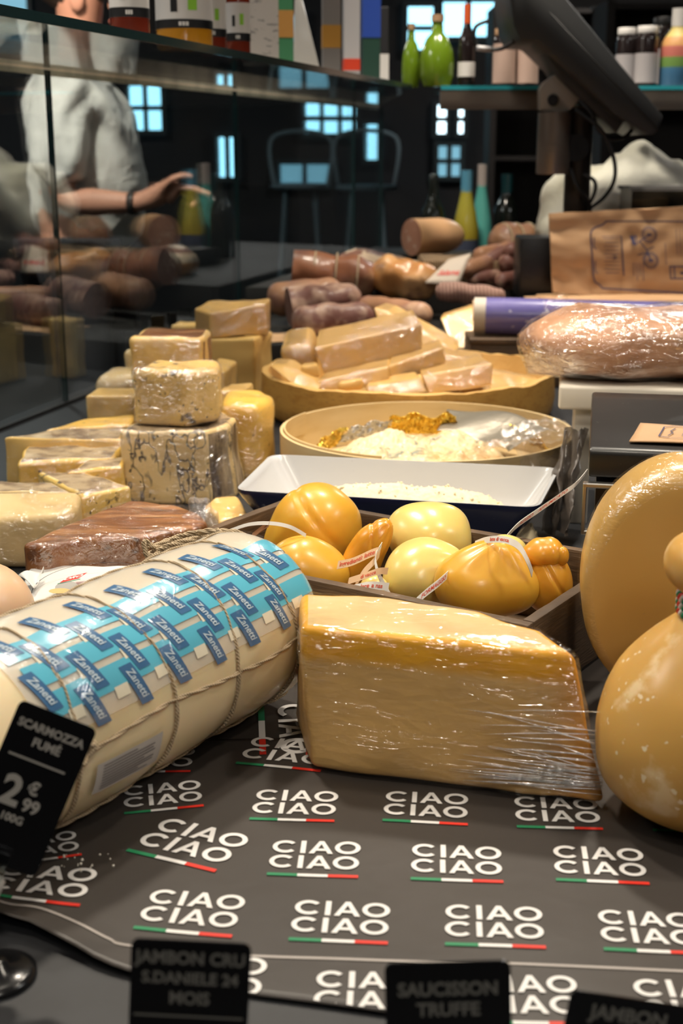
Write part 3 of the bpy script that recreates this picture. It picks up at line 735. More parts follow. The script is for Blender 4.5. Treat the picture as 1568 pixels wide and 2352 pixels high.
part('knot', tube(smooth_path([kn + rax * 0.006 * math.cos(i) + Vector((0, 0, 0.005 * math.sin(i * 1.3))) + rsd * 0.002 * math.sin(i * 2.1) for i in range(9)], 5), 0.0016, 6), m_twine, t_roll)
bm = nb(); patch(0.045, 0.105, 1.70, 2.04, None, '', None, RR + 0.0022, 10, 6, 0, bm)
lab = part('paper_sticker', bm, M('grey_sticker', (0.50, 0.46, 0.42), 0.5), t_roll)
bm = nb()
for k in range(9):
    patch(0.050, 0.050 + random.uniform(0.03, 0.048), 1.73 + 0.032 * k, 1.742 + 0.032 * k, None, '', None, RR + 0.0026, 6, 1, 0, bm)
part('sticker_print', bm, M('sticker_ink', (0.16, 0.14, 0.14), 0.6), lab)
# loose coil of twine behind the roll
lp = []
random.seed(5)
for j in range(4):
    for i in range(7):
        t = i / 6; x = 350 + 245 * t; y = 1290 - 70 * math.sin(math.pi * (0.15 + 0.6 * t)) + j * 6 - 14 * t * (j % 2) + (18 if i == 6 else 0)
        if j % 2: x = 350 + 245 * (1 - t); y = 1296 - 66 * math.sin(math.pi * (0.15 + 0.6 * (1 - t))) + j * 4
        p = D(x, y, 1.085 + 0.012 * j + 0.02 * math.sin(i)); lp.append(p)
bm = nb(); P = smooth_path(lp, 6)
tw = thing('twine_coil', 'loose coil of rough twine behind the tied roll cheese', 'twine', (P[0].x + 0.04, 1.09, 0.10))
twine(P, 0.0026, tw, 'cord', 3)
for e in range(3):
    q = lp[0] + Vector((0, 0, 0.002)); pth = smooth_path([q, q + Vector((-0.006, -0.004, 0.004 * e - 0.003)), q + Vector((-0.002 * e, -0.006, -0.008)), q + Vector((0.008, -0.004, -0.003))], 6)
    twine(pth, 0.0020, tw, 'cord_end', 2)

# --- white paper package with printed round label
p0, p1, p2, p3 = G(20, 1400, 0.03), G(420, 1400, 0.03), G(330, 1305, 0.035), G(60, 1300, 0.035)
m_wp = M('white_wrapping_paper', (0.83, 0.80, 0.76), 0.55, bump=[N(40, 0.5, 0.003, d=4)])
base = [(p0.x, p0.y - 0.02), (p1.x, p1.y - 0.02), (p2.x + 0.02, p2.y + 0.005), (p3.x, p3.y)]
bm = prism(base, [(x + (0.004 if i in (0, 3) else -0.004), y) for i, (x, y) in enumerate(base)], 0.006, [0.030, 0.030, 0.037, 0.037], 0.006, 3); rough(bm, 0.002, 40, 0.012, 2, 0.005)
t_pk = thing('paper_package', 'soft cheese folded in white paper with a round printed label', 'package', ((p0.x + p1.x) / 2, p0.y, 0.006))
part('wrapping', bm, m_wp, t_pk, auto=60)
bm = nb(); fold = [G(40, 1322, 0.044), G(100, 1308, 0.046), G(78, 1352, 0.040)]
bm = grid(lambda u, v: fold[0].lerp(fold[1], u).lerp(fold[2].lerp(fold[1], u), v) + Vector((0, 0, 0.003 * math.sin(5 * u + 3 * v))), 8, 8); thicken(bm, 0.0005)
part('paper_fold', bm, m_wp, t_pk)
lc = G(225, 1352, 0.0385); LR = 0.060
def lab_at(x, y): return Vector((lc.x + x, lc.y + y, 0.0388 + (y) * 0.10))
bm = nb()
for k in range(60):
    a, b = R(6 * k), R(6 * k + 6)
    for ro, ri in ((LR, LR - 0.0008),):
        quad(bm, [lab_at(ro * math.cos(a), ro * math.sin(a)), lab_at(ro * math.cos(b), ro * math.sin(b)), lab_at(ri * math.cos(b), ri * math.sin(b)), lab_at(ri * math.cos(a), ri * math.sin(a))])
    quad(bm, [lab_at(-0.030 + 0.009 * math.cos(a), -0.020 + 0.011 * math.sin(a)), lab_at(-0.030 + 0.009 * math.cos(b), -0.020 + 0.011 * math.sin(b)), lab_at(-0.030 + 0.0083 * math.cos(b), -0.020 + 0.0103 * math.sin(b)), lab_at(-0.030 + 0.0083 * math.cos(a), -0.020 + 0.0103 * math.sin(a))])
def rot180(ang, ox, oy, sx=1.0): return lambda x, y: lab_at(ox + sx * (x * math.cos(ang) - y * math.sin(ang)), oy + x * math.sin(ang) + y * math.cos(ang))
text_bm('Camembert', 0.0115, rot180(R(215), 0.004, 0.016), bm, 0, off=0.0003); text_bm('di Bufala', 0.0115, rot180(R(215), 0.000, 0.000), bm, 0, off=0.0003)
text_bm('350g', 0.005, rot180(R(200), 0.008, 0.038), bm, 0); text_bm('ITALIA', 0.004, rot180(R(200), -0.030, -0.020), bm, 0)
quad(bm, [lab_at(-0.038, 0.012), lab_at(-0.022, 0.022), lab_at(-0.016, 0.036), lab_at(-0.032, 0.026)], 1)
text_bm('ORO', 0.0085, lambda x, y: lab_at(-0.027 + x * 0.8 + y * 0.4, 0.024 + y * 1.1 + x * 0.5) + Vector((0, 0, 0.0003)), bm, 2, off=0.0003)
quad(bm, [lab_at(-0.039, 0.009), lab_at(-0.020, 0.020), lab_at(-0.020, 0.022), lab_at(-0.039, 0.011)], 4)
bmesh.ops.create_uvsphere(bm, u_segments=16, v_segments=6, radius=0.001)
for f in [f for f in bm.faces if f.material_index == 0 and f.calc_center_median().length < 0.002]: bm.faces.remove(f)
bmesh.ops.delete(bm, geom=[v for v in bm.verts if not v.link_faces], context='VERTS')
for (cx, cy, rx, ry, mi) in ((-0.030, 0.004, 0.010, 0.012, 3),):
    vs = [bm.verts.new(lab_at(cx + rx * math.cos(R(a)), cy + ry * math.sin(R(a)))) for a in range(0, 360, 20)]; bm.faces.new(vs).material_index = mi
vs = [bm.verts.new(lab_at(-0.034 + 0.010 * math.cos(R(a)), -0.006 + 0.006 * math.sin(R(a))) + Vector((0, 0, 0.0002))) for a in range(0, 360, 30)]; bm.faces.new(vs).material_index = 5
part('printed_label', bm, [M('label_ink', (0.03, 0.03, 0.035), 0.6), m_pr, M('label_white', (0.85, 0.83, 0.8), 0.5), M('label_grey', (0.42, 0.40, 0.37), 0.5), m_pg, M('label_straw', (0.72, 0.50, 0.20), 0.5)], t_pk, smooth=False)

# --- brown rind wedge in film
Z1 = 0.060
P_ = [(53, 1250), (150, 1205), (230, 1172), (294, 1150), (335, 1149), (400, 1160), (459, 1176), (477, 1200), (427, 1214), (321, 1231), (198, 1240), (100, 1254)]
tp = [G(x, y, Z1) for x, y in P_]; cx = sum(p.x for p in tp) / len(tp); cy = sum(p.y for p in tp) / len(tp)
m_brown = M('brown_washed_rind', (0.25, 0.092, 0.026), 0.42,
            [dict(t='noise', s=26, d=6, lo=0.42, hi=0.60, c=(0.44, 0.20, 0.075), st=(0.35, 2.4, 1), rot=(0, 0, R(-25))), dict(t='noise', s=30, d=4, lo=0.62, hi=0.74, c=(0.62, 0.38, 0.19), st=(0.3, 2.2, 1), rot=(0, 0, R(-25))),
             dict(t='noise', s=60, d=5, lo=0.58, hi=0.75, c=(0.05, 0.022, 0.012), st=(0.3, 3, 1), rot=(0, 0, R(-25)))],
            [dict(t='noise', s=70, d=5, k=0.8, h=0.003, st=(0.3, 3, 1), rot=(0, 0, R(-25)))], coat=0.3)
bm = prism([(p.x + (p.x - cx) * 0.02, p.y) for p in tp], [(p.x, p.y) for p in tp], 0.004, Z1, 0.005, 3); rough(bm, 0.002, 45, 0.012, 4, 0.0035)
t_br = thing('cheese_wedge', 'dark brown rind cheese wedge shrink-wrapped in clear film', 'cheese', (cx, cy, 0.004))
fb = inflate(bm, 0.0010, 0.0035, 55, 8, 0.0035); part('rind', bm, m_brown, t_br, auto=60); part('film_wrap', fb, film_mat('cling_film_crisp', 0.02, 0.65, 60, (1, 1, 1.4), (0.4, 0.2, 0.6), k=1.0, rough=0.1), t_br)
q = G(455, 1165, 0.07)
bm = blob((q.x + 0.003, q.y, 0.058), (0.020, 0.012, 0.022), None, 4, 0.010, 70, 3); part('film_bunch', bm, film_mat('film_bunch', 0.20, 0.6, 90, k=1.0, milk=0.08), t_br)

# --- peach ball and pale round at the left edge
m_peach = M('smooth_peach_skin', (0.78, 0.52, 0.33), 0.36, [N(10, lo=0.4, hi=0.7, c=(0.82, 0.58, 0.36))], [N(30, 0.1, 0.002)], sss=0.3, coat=0.2)
pc = D(-44, 1405, 1.06)
single('round_cheese', blob((pc.x, 1.06, 0.047), (0.046, 0.046, 0.046), None, 4, 0.003, 20, 2), m_peach, 'smooth peach coloured round cheese at the edge, beside the white package', 'cheese')
m_cream = M('cream_waxy_skin', (0.84, 0.61, 0.30), 0.34, [N(7, lo=0.4, hi=0.7, c=(0.80, 0.53, 0.22))], [N(24, 0.12, 0.002)], sss=0.25, coat=0.3)
def rounded_block(pts, z0, z1, b, mats, amp=0.002, L=0.012, seed=0, tops=None, mside=0, mtop=0):
    bm = prism(pts, tops or pts, z0, z1, b, 5, mside, mtop); return rough(bm, amp, 28, L, seed, z0 - 0.001)
def rect(cx, cy, w_, d_, rot):
    c, s = math.cos(rot), math.sin(rot); return [(cx + x * c - y * s, cy + x * s + y * c) for x, y in ((-w_ / 2, -d_ / 2), (w_ / 2, -d_ / 2), (w_ / 2, d_ / 2), (-w_ / 2, d_ / 2))]
pc = G(85, 1240, 0.04)
bm = rounded_block([(pc.x - 0.075, 1.335), (pc.x + 0.022, 1.335), (pc.x + 0.034, 1.35), (pc.x + 0.030, 1.405), (pc.x - 0.075, 1.405)], 0.0, [0.054, 0.062, 0.062, 0.068, 0.068], 0.020, m_cream, 0.001)
t = thing('cheese_block', 'cream coloured rounded cheese block behind the brown rind wedge', 'cheese', (pc.x, 1.37, 0)); fb = inflate(bm, 0.0008, 0.001, 40, 2, 0.0); part('paste', bm, m_cream, t); part('film_wrap', fb, m_film, t)

# --- large pear shaped cheese at the right edge and the cut round behind it
m_pear = M('cured_pear_skin', (0.66, 0.38, 0.10), 0.36, [dict(t='noise', s=26, d=6, lo=0.60, hi=0.68, c=(0.84, 0.64, 0.36)), dict(t='noise', s=5, d=3, lo=0.45, hi=0.7, c=(0.54, 0.27, 0.045)), dict(t='noise', s=130, d=2, lo=0.67, hi=0.71, c=(0.86, 0.72, 0.48))], [N(40, 0.15, 0.002), N(14, 0.12, 0.004)], sss=0.3, coat=0.15)
pb = G(1608, 1905, 0); PY = 0.80
pc = D(1638, 1670, PY); pr_ = abs(D(1366, 1660, PY).x - pc.x) * 1.0
zb = 0.0045; hb = 0.148
prof = [(0, 0), (0.030, 0.001), (0.050, 0.008), (0.068, 0.026), (0.0735, 0.052), (0.071, 0.074), (0.062, 0.097), (0.047, 0.117), (0.033, 0.131), (0.0235, 0.140), (0.0205, 0.147), (0.024, 0.154), (0.033, 0.162), (0.036, 0.174), (0.031, 0.186), (0.018, 0.193), (0, 0.195)]
k = pr_ / 0.0735; pp = smooth_path([(r, 0, z) for r, z in prof], 4)
bm = lathe([(max(p.x, 0) * k, p.z * 0.99) for p in pp], (pc.x, PY, zb), 64)
for v in bm.verts:
    v.co.x += 0.003 * noise.noise(v.co * 14); v.co.y += 0.003 * noise.noise(v.co * 14 + Vector((9, 1, 4)))
t = thing('pear_cheese', 'large golden pear shaped cheese with a tricolour string round its neck', 'cheese', (pc.x, PY, zb)); part('curd_body', bm, m_pear, t)
cols = [m_pr, M('string_green', (0.02, 0.25, 0.12), 0.8), M('string_white', (0.75, 0.70, 0.66), 0.8)]
for j in range(3):
    for q in range(3):
        P = [Vector((pc.x, PY, zb + 0.142 * 0.99 + 0.0045 * q)) + Vector((math.cos(a), math.sin(a), 0)) * (0.0255 * k + 0.0012 * math.cos(a * 14 + j * 2.1)) + Vector((0, 0, 0.0022 * math.sin(a * 14 + j * 2.1))) for a in [2 * math.pi * i / 120 for i in range(120)]]
        part('neck_string', tube(P, 0.0017, 6, True), cols[j], t)
# cut round behind
m_round = M('provolone_cut', (0.62, 0.38, 0.115), 0.34, [N(5, lo=0.4, hi=0.7, c=(0.58, 0.33, 0.08)), dict(t='noise', s=26, d=5, lo=0.66, hi=0.74, c=(0.30, 0.28, 0.18))], [N(18, 0.12, 0.003)], sss=0.25, coat=0.3)
rc = D(1545, 1440, 1.0)
RY = 0.955
rcx = D(1560, 1450, RY); rad = rcx.x - D(1332, 1470, RY).x
bm = lathe([(0, 0), (rad * 0.86, 0.001), (rad * 0.96, 0.006), (rad, 0.020), (rad, 0.045), (rad * 0.95, 0.060), (rad * 0.8, 0.066), (0, 0.068)], (rcx.x, RY, rad * 1.30 + 0.003), 64, axis_rot((0.12, 1, 0.10)), sx=1.0, sy=1.0)
for v in bm.verts: v.co.z = rad * 1.30 + 0.003 + (v.co.z - rad * 1.30 - 0.003) * 1.30
t = thing('round_cheese', 'big cut golden round cheese standing behind the pear shaped cheese', 'cheese', (rcx.x, RY, 0.003)); rough(bm, 0.002, 18, 0.03, 5); fb = inflate(bm, 0.001, 0.0012, 40, 4)
part('paste', bm, m_round, t); part('film_wrap', fb, film_mat('cling_film_soft', 0.03, 0.4, 50, (1, 1, 2.6), (0, 0.5, 0), k=0.6), t)
pt = D(1548, 1248, RY + 0.02)
part('film_bunch', blob((pt.x + 0.012, pt.y, pt.z - 0.006), (0.030, 0.02, 0.016), None, 4, 0.008, 60, 4), film_mat('film_bunch2', 0.14, 0.6, 70, k=1.0, veil=(0.85, 0.7, 0.7)), t)

# ================================================================== WOODEN CRATE OF SCAMORZE
m_wood = M('aged_crate_wood', (0.10, 0.060, 0.032), 0.62, [dict(t='noise', s=30, d=6, lo=0.4, hi=0.65, c=(0.17, 0.105, 0.058), st=(1, 1, 8)), dict(t='noise', s=8, d=3, lo=0.5, hi=0.7, c=(0.06, 0.038, 0.022))], [dict(t='noise', s=50, d=5, k=0.5, h=0.0015, st=(1, 1, 9))])
CZ = 0.078
FR = G(1213, 1437, CZ); BR = G(1452, 1278, CZ)
cv = (Vector((BR.x, BR.y)) - Vector((FR.x, FR.y))); CW = cv.length; cv.normalize(); cu_ = Vector((-cv.y, cv.x)); CLN = 0.375
def cr(u, v, z): return Vector((FR.x + cu_.x * u + cv.x * v, FR.y + cu_.y * u + cv.y * v, z))
t_cr = thing('wooden_crate', 'shallow dark wooden crate holding smoked pear cheeses', 'crate', cr(CLN / 2, CW / 2, 0.004))
CROT = rotm(0, 0, math.atan2(cu_.y, cu_.x))
def cboard(u0, u1, v0, v1, z0, z1, name):
    bm = nb(); box(bm, cr((u0 + u1) / 2, (v0 + v1) / 2, (z0 + z1) / 2), (u1 - u0, v1 - v0, z1 - z0), CROT); bevel(bm, 0.0012, 2); rough(bm, 0.0006, 60, 0.02, u0 * 50); part(name, bm, m_wood, t_cr, auto=40)
cboard(0, CLN, 0, 0.010, 0.006, CZ, 'front_board'); cboard(0, CLN, CW - 0.010, CW, 0.006, CZ, 'back_board')
cboard(0, 0.010, 0.0105, CW - 0.0105, 0.006, CZ, 'end_board'); cboard(CLN - 0.010, CLN, 0.0105, CW - 0.0105, 0.006, CZ, 'end_board'); cboard(0.002, CLN - 0.002, 0.002, CW - 0.002, 0.003, 0.0058, 'bottom_board')

m_smk = M('smoked_scamorza', (0.82, 0.45, 0.050), 0.36, [N(9, lo=0.35, hi=0.65, c=(0.72, 0.34, 0.025), d=3), dict(t='noise', s=30, d=5, lo=0.62, hi=0.76, c=(0.86, 0.58, 0.16))], [N(14, 0.25, 0.005, d=3), N(70, 0.1, 0.001)], sss=0.35, ssr=(0.02, 0.009, 0.002), coat=0.35)
m_smk2 = M('deep_smoked_scamorza', (0.76, 0.36, 0.035), 0.30, [N(9, lo=0.35, hi=0.65, c=(0.66, 0.27, 0.02), d=3)], [N(16, 0.3, 0.005, d=3)], sss=0.35, ssr=(0.02, 0.009, 0.002), coat=0.35)
m_pal = M('pale_scamorza', (0.84, 0.66, 0.22), 0.30, [N(8, lo=0.35, hi=0.65, c=(0.80, 0.60, 0.15), d=3), dict(t='noise', s=40, d=2, lo=0.74, hi=0.80, c=(0.45, 0.33, 0.10))], [N(14, 0.2, 0.005)], sss=0.35, coat=0.35)
m_rib = M('white_ribbon', (0.86, 0.82, 0.76), 0.45); m_ribo = M('orange_ribbon', (0.88, 0.58, 0.34), 0.45); m_ribt = M('ribbon_print', (0.75, 0.10, 0.05), 0.5)
def scam(name, px, py, Y, wpx, hpx, mat, label, neck=None, head=0.0, seed=1, dpx=None, lean=0.0, fold=0.0):
    c = D(px, py, Y); rx = S(wpx, c) / 2; rz = S(hpx, c) / 2; ry = S(dpx or min(wpx, hpx * 1.15), c) / 2
    nv = Vector(neck).normalized() if neck else None
    def fn(p):
        q = p.copy()
        if nv:
            d = q.normalized().dot(nv)
            if d > 0.55: q += nv * ((d - 0.55) / 0.45) ** 1.6 * head
            if d > 0.3:
                ax = math.atan2(q.dot(nv.orthogonal()), q.dot(nv.cross(nv.orthogonal()))); q *= 1 - 0.03 * (0.5 + 0.5 * math.sin(ax * 9)) * min(1, (d - .3) * 2)
        if fold: q *= 1 - fold * math.exp(-((q.x * 0.8 + q.z * 0.6 - 0.25) / 0.07) ** 2) * (0.6 + 0.4 * math.sin(q.z * 3))
        return q
    bm = blob(c, (rx, ry, rz), rotm(0, lean, 0), 5, 0.006, 22, seed, fn)
    for v in bm.verts:
        if v.co.z < 0.0075: v.co.z = 0.0075
    t = thing('scamorza', label, 'cheese', (c.x, c.y, max(0.0075, c.z - rz)), 'pear cheeses in the crate')
    part('curd_body', bm, mat, t); return t, c
def ribbon(t, pts, w_=0.0055, mat=None, name='ribbon', wd=None, txt=None):
    P = smooth_path([D(x, y, Y) for x, y, Y in pts], 7); bm = strip(P, Vector(wd or (0.2, 0.5, 0.85)).normalized() * w_)
    o = part(name, bm, mat or m_rib, t, auto=50)
    if txt:
        L = [0]; 
        for a, b in zip(P, P[1:]): L.append(L[-1] + (b - a).length)
        wv = Vector(wd).normalized() if wd else Vector((0.2, 0.5, 0.85)).normalized()
        def fn(x, y):
            s = max(0, min(L[-1] - 1e-5, x + L[-1] / 2)); i = max(k for k in range(len(L) - 1) if L[k] <= s)
            p = P[i].lerp(P[i + 1], (s - L[i]) / max(1e-6, L[i + 1] - L[i])); tt = (P[i + 1] - P[i]).normalized(); n = tt.cross(wv).normalized()
            if n.y > 0: n = -n
            return p + wv * y + n * 0.0005
        part('ribbon_print', text_bm(txt, w_ * 0.75, fn, off=0.0001), m_ribt, o, smooth=False)
Yb = cr(0.2, CW, 0).y
tA, cA = scam('a', 722, 1208, 1.245, 218, 192, m_smk, 'biggest glossy smoked pear cheese, tied at its lower side, at the back of the crate', neck=(-0.75, -0.3, -0.62), head=0.32, seed=2, fold=0.05)
tB, cB = scam('b', 707, 1310, 1.155, 192, 150, m_smk, 'smooth smoked pear cheese in the crate beside the printed roll', seed=4, lean=0.25)
tC, cC = scam('c', 838, 1275, 1.17, 95, 165, m_smk2, 'narrow wrinkled smoked cheese squeezed in the middle of the crate', neck=(0.3, -0.2, 0.9), head=0.25, seed=6, lean=0.45, fold=0.08)
tE, cE = scam('e', 985, 1236, 1.20, 204, 165, m_pal, 'pale yellow pear cheese resting on top in the crate', seed=8, lean=0.1)
tF, cF = scam('f', 972, 1322, 1.115, 186, 155, m_pal, 'pale yellow pear cheese low in the crate, under its pale twin', seed=10, neck=(0.8, -0.3, 0.35), head=0.15)
tG, cG = scam('g', 1118, 1342, 1.075, 246, 172, m_smk, 'big smoked pear cheese with a peaked top at the front of the crate', neck=(0.18, -0.1, 1), head=0.34, seed=12, dpx=170)
tH, cH = scam('h', 1258, 1335, 1.085, 112, 150, m_smk2, 'small smoked cheese with a knobbly head in the crate corner', neck=(-0.1, 0, 1), head=0.1, seed=14, fold=0.10)
q = D(1248, 1268, 1.085); part('head', blob(q, (S(100, q) / 2, S(80, q) / 2, S(66, q) / 2), None, 4, 0.004, 45, 3, lambda p: p * (1 - 0.13 * math.exp(-(p.x / 0.2) ** 2))), m_smk2, tH)
q = D(1290, 1277, 1.075); part('nub', blob(q, (0.006, 0.006, 0.008), None, 3, 0.001, 80, 2), m_smk2, tH)
tI, cI = scam('i', 858, 1352, 1.085, 70, 66, m_pal, 'small pale cheese tip at the very front of the crate', seed=16)
tJ, cJ = scam('j', 1165, 1262, 1.155, 95, 70, m_pal, 'small pale cheese half hidden behind the peaked smoked cheese', seed=18)
ribbon(tA, [(520, 1222, 1.19), (570, 1205, 1.17), (620, 1202, 1.155), (665, 1210, 1.15), (702, 1230, 1.155)], 0.0035)
ribbon(tA, [(578, 1232, 1.17), (600, 1215, 1.162), (618, 1203, 1.155)], 0.006, M('dry_leaf_ribbon', (0.36, 0.16, 0.07), 0.7))
ribbon(tC, [(775, 1298, 1.095), (810, 1290, 1.085), (850, 1272, 1.08), (868, 1266, 1.08)], 0.0075, m_ribo, txt='Ingredienti: latte')
ribbon(tC, [(876, 1252, 1.09), (862, 1278, 1.075), (866, 1310, 1.068), (882, 1345, 1.065), (896, 1370, 1.065)], 0.0055)
ribbon(tC, [(815, 1348, 1.075), (832, 1318, 1.072), (858, 1290, 1.075), (872, 1270, 1.085)], 0.008, m_ribo)
ribbon(tI, [(800, 1335, 1.07), (840, 1322, 1.06), (870, 1312, 1.062), (890, 1312, 1.07)], 0.006, m_ribo, txt='di vacca')
ribbon(tI, [(812, 1352, 1.06), (850, 1345, 1.052), (892, 1348, 1.06)], 0.007, m_rib, txt='dere a nas')
ribbon(tF, [(955, 1382, 1.03), (980, 1360, 1.036), (1008, 1338, 1.046), (1030, 1318, 1.06)], 0.0075, m_rib, txt='FORMAGGIO')
ribbon(tF, [(1030, 1320, 1.06), (1050, 1310, 1.09), (1085, 1272, 1.13), (1108, 1254, 1.13)], 0.005)
ribbon(tG, [(1090, 1250, 1.10), (1120, 1240, 1.07), (1160, 1240, 1.05), (1192, 1256, 1.045), (1212, 1290, 1.04), (1222, 1318, 1.045)], 0.0060, m_rib, txt='latte di vacca')
ribbon(tJ, [(1160, 1236, 1.17), (1190, 1205, 1.19), (1240, 1170, 1.20), (1290, 1135, 1.20), (1322, 1112, 1.20), (1345, 1085, 1.21)], 0.0072, m_rib, txt='AGGIO    AFFUMICATO', wd=(0.45, 0.1, 1))

# ================================================================== BAKING DISH
DZ = 0.072
dfl, dfr, dbr, dbl = G(537, 1126, DZ), G(1238, 1166, DZ), G(1287, 1074, DZ), G(622, 1043, DZ)
dc = (dfl + dfr + dbr + dbl) / 4
m_enam = M('speckled_white_glaze', (0.60, 0.60, 0.61), 0.22, [dict(t='noise', s=150, d=2, lo=0.74, hi=0.78, c=(0.25, 0.27, 0.35))], [N(60, 0.06, 0.001)], coat=0.5)
m_navy = M('navy_glaze', (0.012, 0.018, 0.060), 0.22, [dict(t='noise', s=60, d=4, lo=0.64, hi=0.75, c=(0.20, 0.22, 0.28))], coat=0.6)
def dish_ring(k, z, rnd=0.020, ins=0.0):
    """rounded quad loop: k shrinks about the centre."""
    cs = [dfl, dfr, dbr, dbl]; out = []
    cs = [Vector((dc.x + (c.x - dc.x) * k, dc.y + (c.y - dc.y) * k, z)) for c in cs]
    for i in range(4):
        a, b, c = cs[i - 1], cs[i], cs[(i + 1) % 4]; p = b + (a - b).normalized() * rnd; q = b + (c - b).normalized() * rnd
        for j in range(6):
            t = j / 5; out.append((p * (1 - t) ** 2 + b * 2 * t * (1 - t) + q * t * t))
    return out
bm = nb(); LO = [(0.62, 0.012, 1), (0.70, 0.004, 1), (0.76, 0.006, 1), (0.87, 0.036, 1), (0.985, DZ - 0.008, 1), (1.0, DZ - 0.003, 1), (0.998, DZ, 0), (0.975, DZ, 0), (0.955, DZ - 0.006, 0), (0.86, 0.040, 0), (0.76, 0.014, 0), (0.70, 0.010, 0)]
rg = []
for k, z, mi in LO: rg.append([bm.verts.new(p) for p in dish_ring(k, z)])
for i in range(len(rg) - 1):
    n = len(rg[0])
    for j in range(n): bm.faces.new((rg[i][j], rg[i][(j + 1) % n], rg[i + 1][(j + 1) % n], rg[i + 1][j])).material_index = LO[i][2]
bm.faces.new(rg[0]).material_index = 1; bm.faces.new(rg[-1][::-1]).material_index = 0
t = thing('baking_dish', 'rectangular baking dish, white inside and navy outside, behind the crate', 'dish', (dc.x, dc.y, 0.004)); part('glazed_body', bm, [m_enam, m_navy], t, auto=60)
m_grat = M('grated_cheese', (0.86, 0.72, 0.47), 0.75, [N(60, lo=0.4, hi=0.7, c=(0.90, 0.80, 0.60))], [N(220, 0.5, 0.002, d=4)])
ga, gb = D(760, 1135, dc.y), D(1235, 1160, dc.y - 0.02)
def pile(u, v):
    x = dc.x + (u - 0.44) * 0.275; y = dc.y - 0.055 + (v) * 0.11; x += 0.0; y += -(x - dc.x) * 0.22
    e = max(0.0, 1 - (abs(u - 0.52) / 0.48) ** 4) * max(0, 1 - (abs(v - 0.45) / 0.55) ** 2)
    return Vector((x, y, 0.0125 + e * (0.060 - 0.014 * u + 0.006 * noise.noise(Vector((x * 30, y * 30, 1)))) + e * 0.0035 * noise.noise(Vector((x * 240, y * 240, 3))) + 0.002 * e * noise.noise(Vector((x * 600, y * 600, 8)))))
bm = grid(pile, 120, 60); random.seed(11)
for k in range(200):
    u, v = random.random(), random.random(); p = pile(u, v); s = random.uniform(0.0010, 0.0026)
    box(bm, p + Vector((0, 0, s * 0.2)), (s * 1.6, s, s * 0.8), rotm(random.random() * 3, random.random() * 3, random.random() * 3))
p = pile(0.12, 0.85); box(bm, p + Vector((-0.008, 0.012, 0.004)), (0.010, 0.008, 0.007), rotm(0.4, 0.2, 0.6))
o = single('grated_cheese', bm, m_grat, 'loose heap of pale grated cheese inside the baking dish', 'grated cheese'); o['kind'] = 'stuff'

# ================================================================== ROUND BOX OF BLUE CHEESE
BZ = 0.064
bc_ = G(980, 988, BZ); BRd = S(338, bc_)
bc_.y += 0.012
m_chip = M('thin_poplar_wood', (0.74, 0.56, 0.30), 0.5, [dict(t='noise', s=12, d=5, lo=0.4, hi=0.7, c=(0.66, 0.47, 0.22), st=(1, 1, 6))], [dict(t='noise', s=40, d=4, k=0.15, h=0.001, st=(1, 1, 8))])
t = thing('round_wooden_box', 'round thin wooden box with foil lined blue cheese', 'box', (bc_.x, bc_.y, 0.0))
part('side_band', lathe([(BRd - 0.004, 0.001), (BRd, 0.001), (BRd, BZ), (BRd - 0.004, BZ), (BRd - 0.004, 0.001)], (bc_.x, bc_.y, 0), 96), m_chip, t, auto=40)
part('bottom_board', lathe([(0, 0.001), (BRd - 0.0045, 0.001), (BRd - 0.0045, 0.005), (0, 0.005)], (bc_.x, bc_.y, 0), 64), m_chip, t, auto=40)
a0, a1 = R(200), R(352)
P = [Vector((bc_.x + (BRd - 0.006) * math.cos(a), bc_.y + (BRd - 0.006) * math.sin(a), BZ - 0.012)) for a in [R(150) + (R(250) - R(150)) * i / 30 for i in range(31)]]
part('inner_band', strip(P, Vector((0, 0, 0.03)), 0.002), m_chip, t, auto=40)
m_gold = M('gold_foil', (0.90, 0.62, 0.10), 0.36, metal=1.0, bump=[dict(t='voronoi', s=140, k=1.0, h=0.004, warp=0.02, ws=60), N(200, 0.6, 0.002)])
m_silv = M('silver_foil', (0.66, 0.66, 0.66), 0.36, metal=1.0, bump=[dict(t='voronoi', s=110, k=1.0, h=0.004, warp=0.02, ws=60)])
m_gorg = M('blue_cheese_crumb', (0.76, 0.60, 0.36), 0.5, [dict(t='noise', s=45, d=4, lo=0.54, hi=0.64, c=(0.24, 0.25, 0.18), dist=1.0), dict(t='noise', s=14, d=3, lo=0.48, hi=0.66, c=(0.70, 0.44, 0.20)), dict(t='noise', s=70, d=4, lo=0.6, hi=0.75, c=(0.92, 0.84, 0.66))], [N(60, 0.8, 0.004, d=5)], sss=0.2, coat=0.2)
def gorg(u, v):
    x = bc_.x - 0.135 + 0.25 * u; y = bc_.y - 0.12 + 0.19 * v
    e = max(0.0, 1 - (abs(u - 0.5) / 0.5) ** 4) * max(0.0, 1 - (abs(v - 0.5) / 0.5) ** 4)
    n = noise.noise(Vector((x * 22, y * 22, 5))) * 0.010 + noise.noise(Vector((x * 70, y * 70, 2))) * 0.006 + noise.noise(Vector((x * 170, y * 170, 7))) * 0.003
    ridge = 0.012 * math.exp(-((v - 0.78) / 0.12) ** 2)
    return Vector((x, y, 0.012 + e * (0.026 + n + ridge + 0.006 * math.sin(u * 3.1))))
bm = grid(gorg, 130, 100)
single('blue_cheese', bm, m_gorg, 'crumbly blue veined soft cheese inside the round wooden box', 'cheese')
